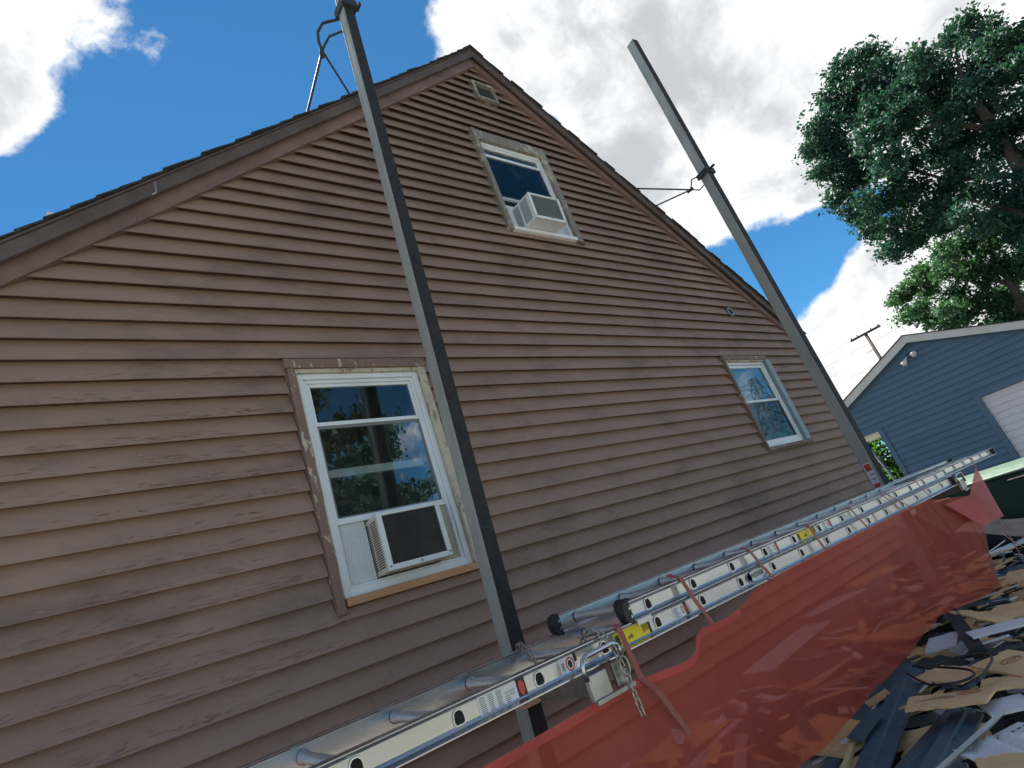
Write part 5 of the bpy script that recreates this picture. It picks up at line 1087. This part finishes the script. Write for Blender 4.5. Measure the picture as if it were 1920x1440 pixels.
b2l = [(32.89, 0.43, 6.6, 0.67, 0.45, 0.32), (28.83, 2.71, 6.94, 0.59, 0.4, 0.29), (30.59, -1.31, 3.15, 0.68, 0.45, 0.33), (29.49, -0.18, 8.73, 0.7, 0.46, 0.33), (29.99, 0.71, 7.62, 0.91, 0.61, 0.44), (30.02, 0.81, 6.25, 0.66, 0.44, 0.31), (28.73, -1.56, 5.06, 0.58, 0.39, 0.28), (30.68, -2.32, 7.6, 0.78, 0.52, 0.38), (31.41, -2.89, 6.02, 0.73, 0.49, 0.35), (28.72, -0.89, 4.62, 0.64, 0.43, 0.31), (30.1, -3.3, 7.08, 0.61, 0.41, 0.29), (30.74, -1.57, 7.87, 0.57, 0.38, 0.27), (29.91, -1.68, 4.68, 0.68, 0.45, 0.32), (30.84, -0.85, 3.99, 0.65, 0.43, 0.31), (30.47, -2.02, 4.37, 0.67, 0.45, 0.32), (31.07, 2.47, 7.94, 0.69, 0.46, 0.33), (29.76, 2.16, 5.78, 0.74, 0.5, 0.36), (30.57, 0.57, 5.72, 0.86, 0.57, 0.41), (29.94, -1.78, 6.05, 0.49, 0.33, 0.24), (31.26, -0.66, 3.24, 0.57, 0.38, 0.27), (32.03, -0.43, 5.68, 0.79, 0.53, 0.38), (29.3, -2.91, 6.41, 0.62, 0.41, 0.3), (29.81, 1.44, 6.14, 0.86, 0.58, 0.41), (29.96, 2.05, 8.35, 0.87, 0.58, 0.42), (30.2, -0.55, 6.56, 0.78, 0.52, 0.38), (31.38, -1.93, 5.59, 0.78, 0.52, 0.37), (29.92, 0.44, 8.47, 0.76, 0.51, 0.37), (29.36, -2.05, 8.43, 0.76, 0.51, 0.36), (28.73, -1.46, 8.65, 0.78, 0.52, 0.38), (30.2, 0.19, 4.56, 0.54, 0.36, 0.26), (31.51, -0.05, 8.34, 0.81, 0.54, 0.39), (29.78, -2.09, 6.67, 0.72, 0.48, 0.34), (28.42, 1.06, 7.71, 0.76, 0.51, 0.37), (30.03, -1.35, 5.98, 0.55, 0.37, 0.27), (29.96, 1.54, 6.98, 0.65, 0.43, 0.31), (30.24, 1.02, 8.86, 0.8, 0.53, 0.38), (30.2, -0.35, 4.16, 0.65, 0.43, 0.31), (32.13, 0.19, 5.38, 0.89, 0.59, 0.43), (29.67, 1.04, 4.93, 0.8, 0.54, 0.39), (30.2, -0.16, 7.12, 0.79, 0.53, 0.38), (29.6, -0.74, 8.57, 0.86, 0.57, 0.41), (27.83, 1.71, 6.2, 0.58, 0.39, 0.28), (29.0, -1.39, 7.0, 0.79, 0.53, 0.38), (29.3, -2.49, 6.02, 0.52, 0.35, 0.25), (30.12, -1.19, 8.03, 0.81, 0.54, 0.39), (29.91, 0.57, 4.63, 0.78, 0.52, 0.37), (29.43, -1.42, 3.99, 0.63, 0.42, 0.3), (30.19, -3.0, 7.54, 0.53, 0.36, 0.26), (29.02, -2.51, 5.01, 0.58, 0.39, 0.28), (28.78, -1.91, 3.43, 0.63, 0.42, 0.3), (30.49, 2.82, 6.57, 0.69, 0.46, 0.33), (28.9, -1.5, 2.36, 0.51, 0.34, 0.24), (30.75, 0.54, 6.89, 0.64, 0.43, 0.31), (30.0, 3.3, 7.9, 0.6, 0.5, 0.3), (30.0, 3.33, 7.06, 0.6, 0.5, 0.3), (30.0, 2.96, 8.09, 0.6, 0.5, 0.3)]
trunk2, limbs2 = ([(30.2, 0.02, 0, 0.3), (30.1, 0.23, 3.83, 0.24), (30.0, -0.1, 6.1, 0.14), (30.0, -0.23, 8.11, 0.05)], [[(30.0, 0.09, 4.72, 0.1), (30.0, 1.23, 6.49, 0.06), (30.0, 2.79, 7.55, 0.02)], [(30.0, -0.1, 6.1, 0.08), (30.0, 0.6, 7.66, 0.05), (30.0, 1.54, 8.64, 0.02)]])
tree('leafy_tree', 'lower leafy tree with light gaps just above garage roof', 'tree', tuple(trunk2[0][:3]), b2l, 46000, .085, M['leaf2'], trunk2, limbs2, 12, 'trees behind the garage', .35, .2, .2, False)
tree('shrub', 'bright green shrub beyond the garage passage', 'shrub', (21.5, 4.6, 0), [(21.5, 4.6, 1.2, .9, 1.2, .9), (21.9, 5.5, 1.5, .9, 1.0, 1.0), (21.6, 3.8, .9, .8, .8, .8), (21.8, 4.8, 2.1, .7, .8, .5), (22.2, 5.6, 2.6, .9, 1.1, .8), (22.4, 4.4, 2.7, .8, .9, .8), (22.3, 6.6, 2.2, .9, 1.0, 1.1)], 13000, .075, M['leaf_bush'], [(21.5, 4.6, 0, .06), (21.5, 4.6, .8, .04)], [], 13)
# trees and pylon on the other side of the yard: the panes mirror them
tree('spruce_tree', 'tall dark evergreen across the yard mirrored in lower window panes', 'tree', (5.1, -13.0, 0),
     [(5.1, -13.0, 2.2 + 1.05 * i, 3.6 - .26 * i, 3.6 - .26 * i, .75) for i in range(12)] + [(5.1 + 2.4 * math.cos(i * 2.4), -13 + 2.4 * math.sin(i * 2.4), 3 + .55 * i, 1.1, 1.1, .5) for i in range(9)], 26000, .13, M['needle'], [(5.1, -13, 0, .28), (5.1, -13, 7, .16), (5.1, -13, 13.6, .03)], [], 14, None, .2, .5, .25)
tree('yard_tree', 'airy broadleaf tree across the yard mirrored in lower window panes', 'tree', (10.6, -17.5, 0), [(10.2, -17, 8.4, 1.2, 1.3, .9), (11.0, -17.5, 9.6, .8, .9, .7), (9.5, -17.2, 7.2, 1.3, 1.2, .8), (11.4, -17.6, 6.6, 1.0, 1.0, .7), (10.5, -17.4, 5.6, 1.6, 1.5, .8)], 6500, .12, M['leaf'], [(10.6, -17.5, 0, .2), (10.6, -17.4, 5, .12), (10.6, -17.4, 9, .04)], [[(10.6, -17.4, 4.5, .08), (9.6, -17.2, 7.0, .03)], [(10.6, -17.4, 5, .08), (11.4, -17.5, 7.6, .03)]], 15, None, .3, .3, .2)
PYS = 1.26
py = empty('power_pylon', (186.0, -86.0, 0), (0, 0, math.radians(26)), label='grey lattice transmission pylon mirrored in right hand window', cat='pylon')
m = MB(); T = lambda z: 4.2 * (1 - z / 34) + .7
lv = [0, 6, 11, 15.5, 19, 22, 25, 28, 31, 34]
for a, b_ in zip(lv, lv[1:]):
    ca = [Vector((sx * T(a), sy * T(a), a)) for sx, sy in ((-1, -1), (1, -1), (1, 1), (-1, 1))]; cb_ = [Vector((sx * T(b_), sy * T(b_), b_)) for sx, sy in ((-1, -1), (1, -1), (1, 1), (-1, 1))]
    for i in range(4):
        j = (i + 1) % 4; m.tube([ca[i], cb_[i]], .14, 4); m.tube([ca[i], cb_[j]], .09, 4); m.tube([ca[j], cb_[i]], .09, 4); m.tube([cb_[i], cb_[j]], .08, 4)
m.v = [tuple(PYS * c for c in v) for v in m.v]; m.build('lattice_tower', M['pylon_steel'], py)
for z in (22, 27, 32):
    a = MB(); w = 8.5 if z != 27 else 10.5
    for s in (-1, 1):
        a.tube([(s * T(z), 0, z - .8), (s * w, 0, z)], .11, 4); a.tube([(s * T(z), 0, z + .9), (s * w, 0, z)], .11, 4); a.tube([(s * T(z) * .5 + s * w * .5, 0, z - .4), (s * T(z) * .5 + s * w * .5, 0, z + .45)], .07, 4); a.tube([(s * w, 0, z), (s * w, 0, z - 1.8)], .13, 5)
    a.v = [tuple(PYS * c for c in v) for v in a.v]; a.build('cross_arm', M['pylon_steel'], py)

# ------------------------------------------------------------------ utility pole and wires far behind
up = empty('utility_pole', (42, 8.66, 0), label='dark wooden utility pole with single cross arm rising behind garage', cat='utility pole')
pm = MB(); pm.smooth = True; pm.tube([(0, 0, 0), (0, 0, 9.62)], [.15, .10], 10); pm.build('pole', M['wood_pole'], up)
MB().box(-.16, -.05, -1.02, .95, 9.56, 9.70).build('cross_arm', M['wood_pole'], up, .01)
for y in (-.92, -.45, .45, .86): MB().tube([(-.10, y, 9.70), (-.10, y, 9.82)], .04, 8).build('insulator', M['sash_grey'], up)
MB().tube([(-.08, 0, 8.5), (-.08, .45, 8.45)], .03, 6).build('bracket_arm', M['steel_dark'], up)
for i, (x, z) in enumerate(((42.4, 9.84), (42.2, 9.05), (41.6, 7.55), (41.9, 6.90))):
    pts = []
    for q in range(41):
        u = q / 40; y = -40 + 110 * u; pts.append((0, y, -1.2 * math.sin(math.pi * ((u * 3) % 1)) * .35))
    MB().tube(pts, .018, 4).build('overhead_wire', M['cable'], None, loc=(x, 0, z + .3), label='thin dark overhead wire running past the utility pole', cat='wire', group='overhead wires')

# ------------------------------------------------------------------ render settings
S.render.engine = 'CYCLES'
S.cycles.max_bounces = 8; S.cycles.transparent_max_bounces = 16
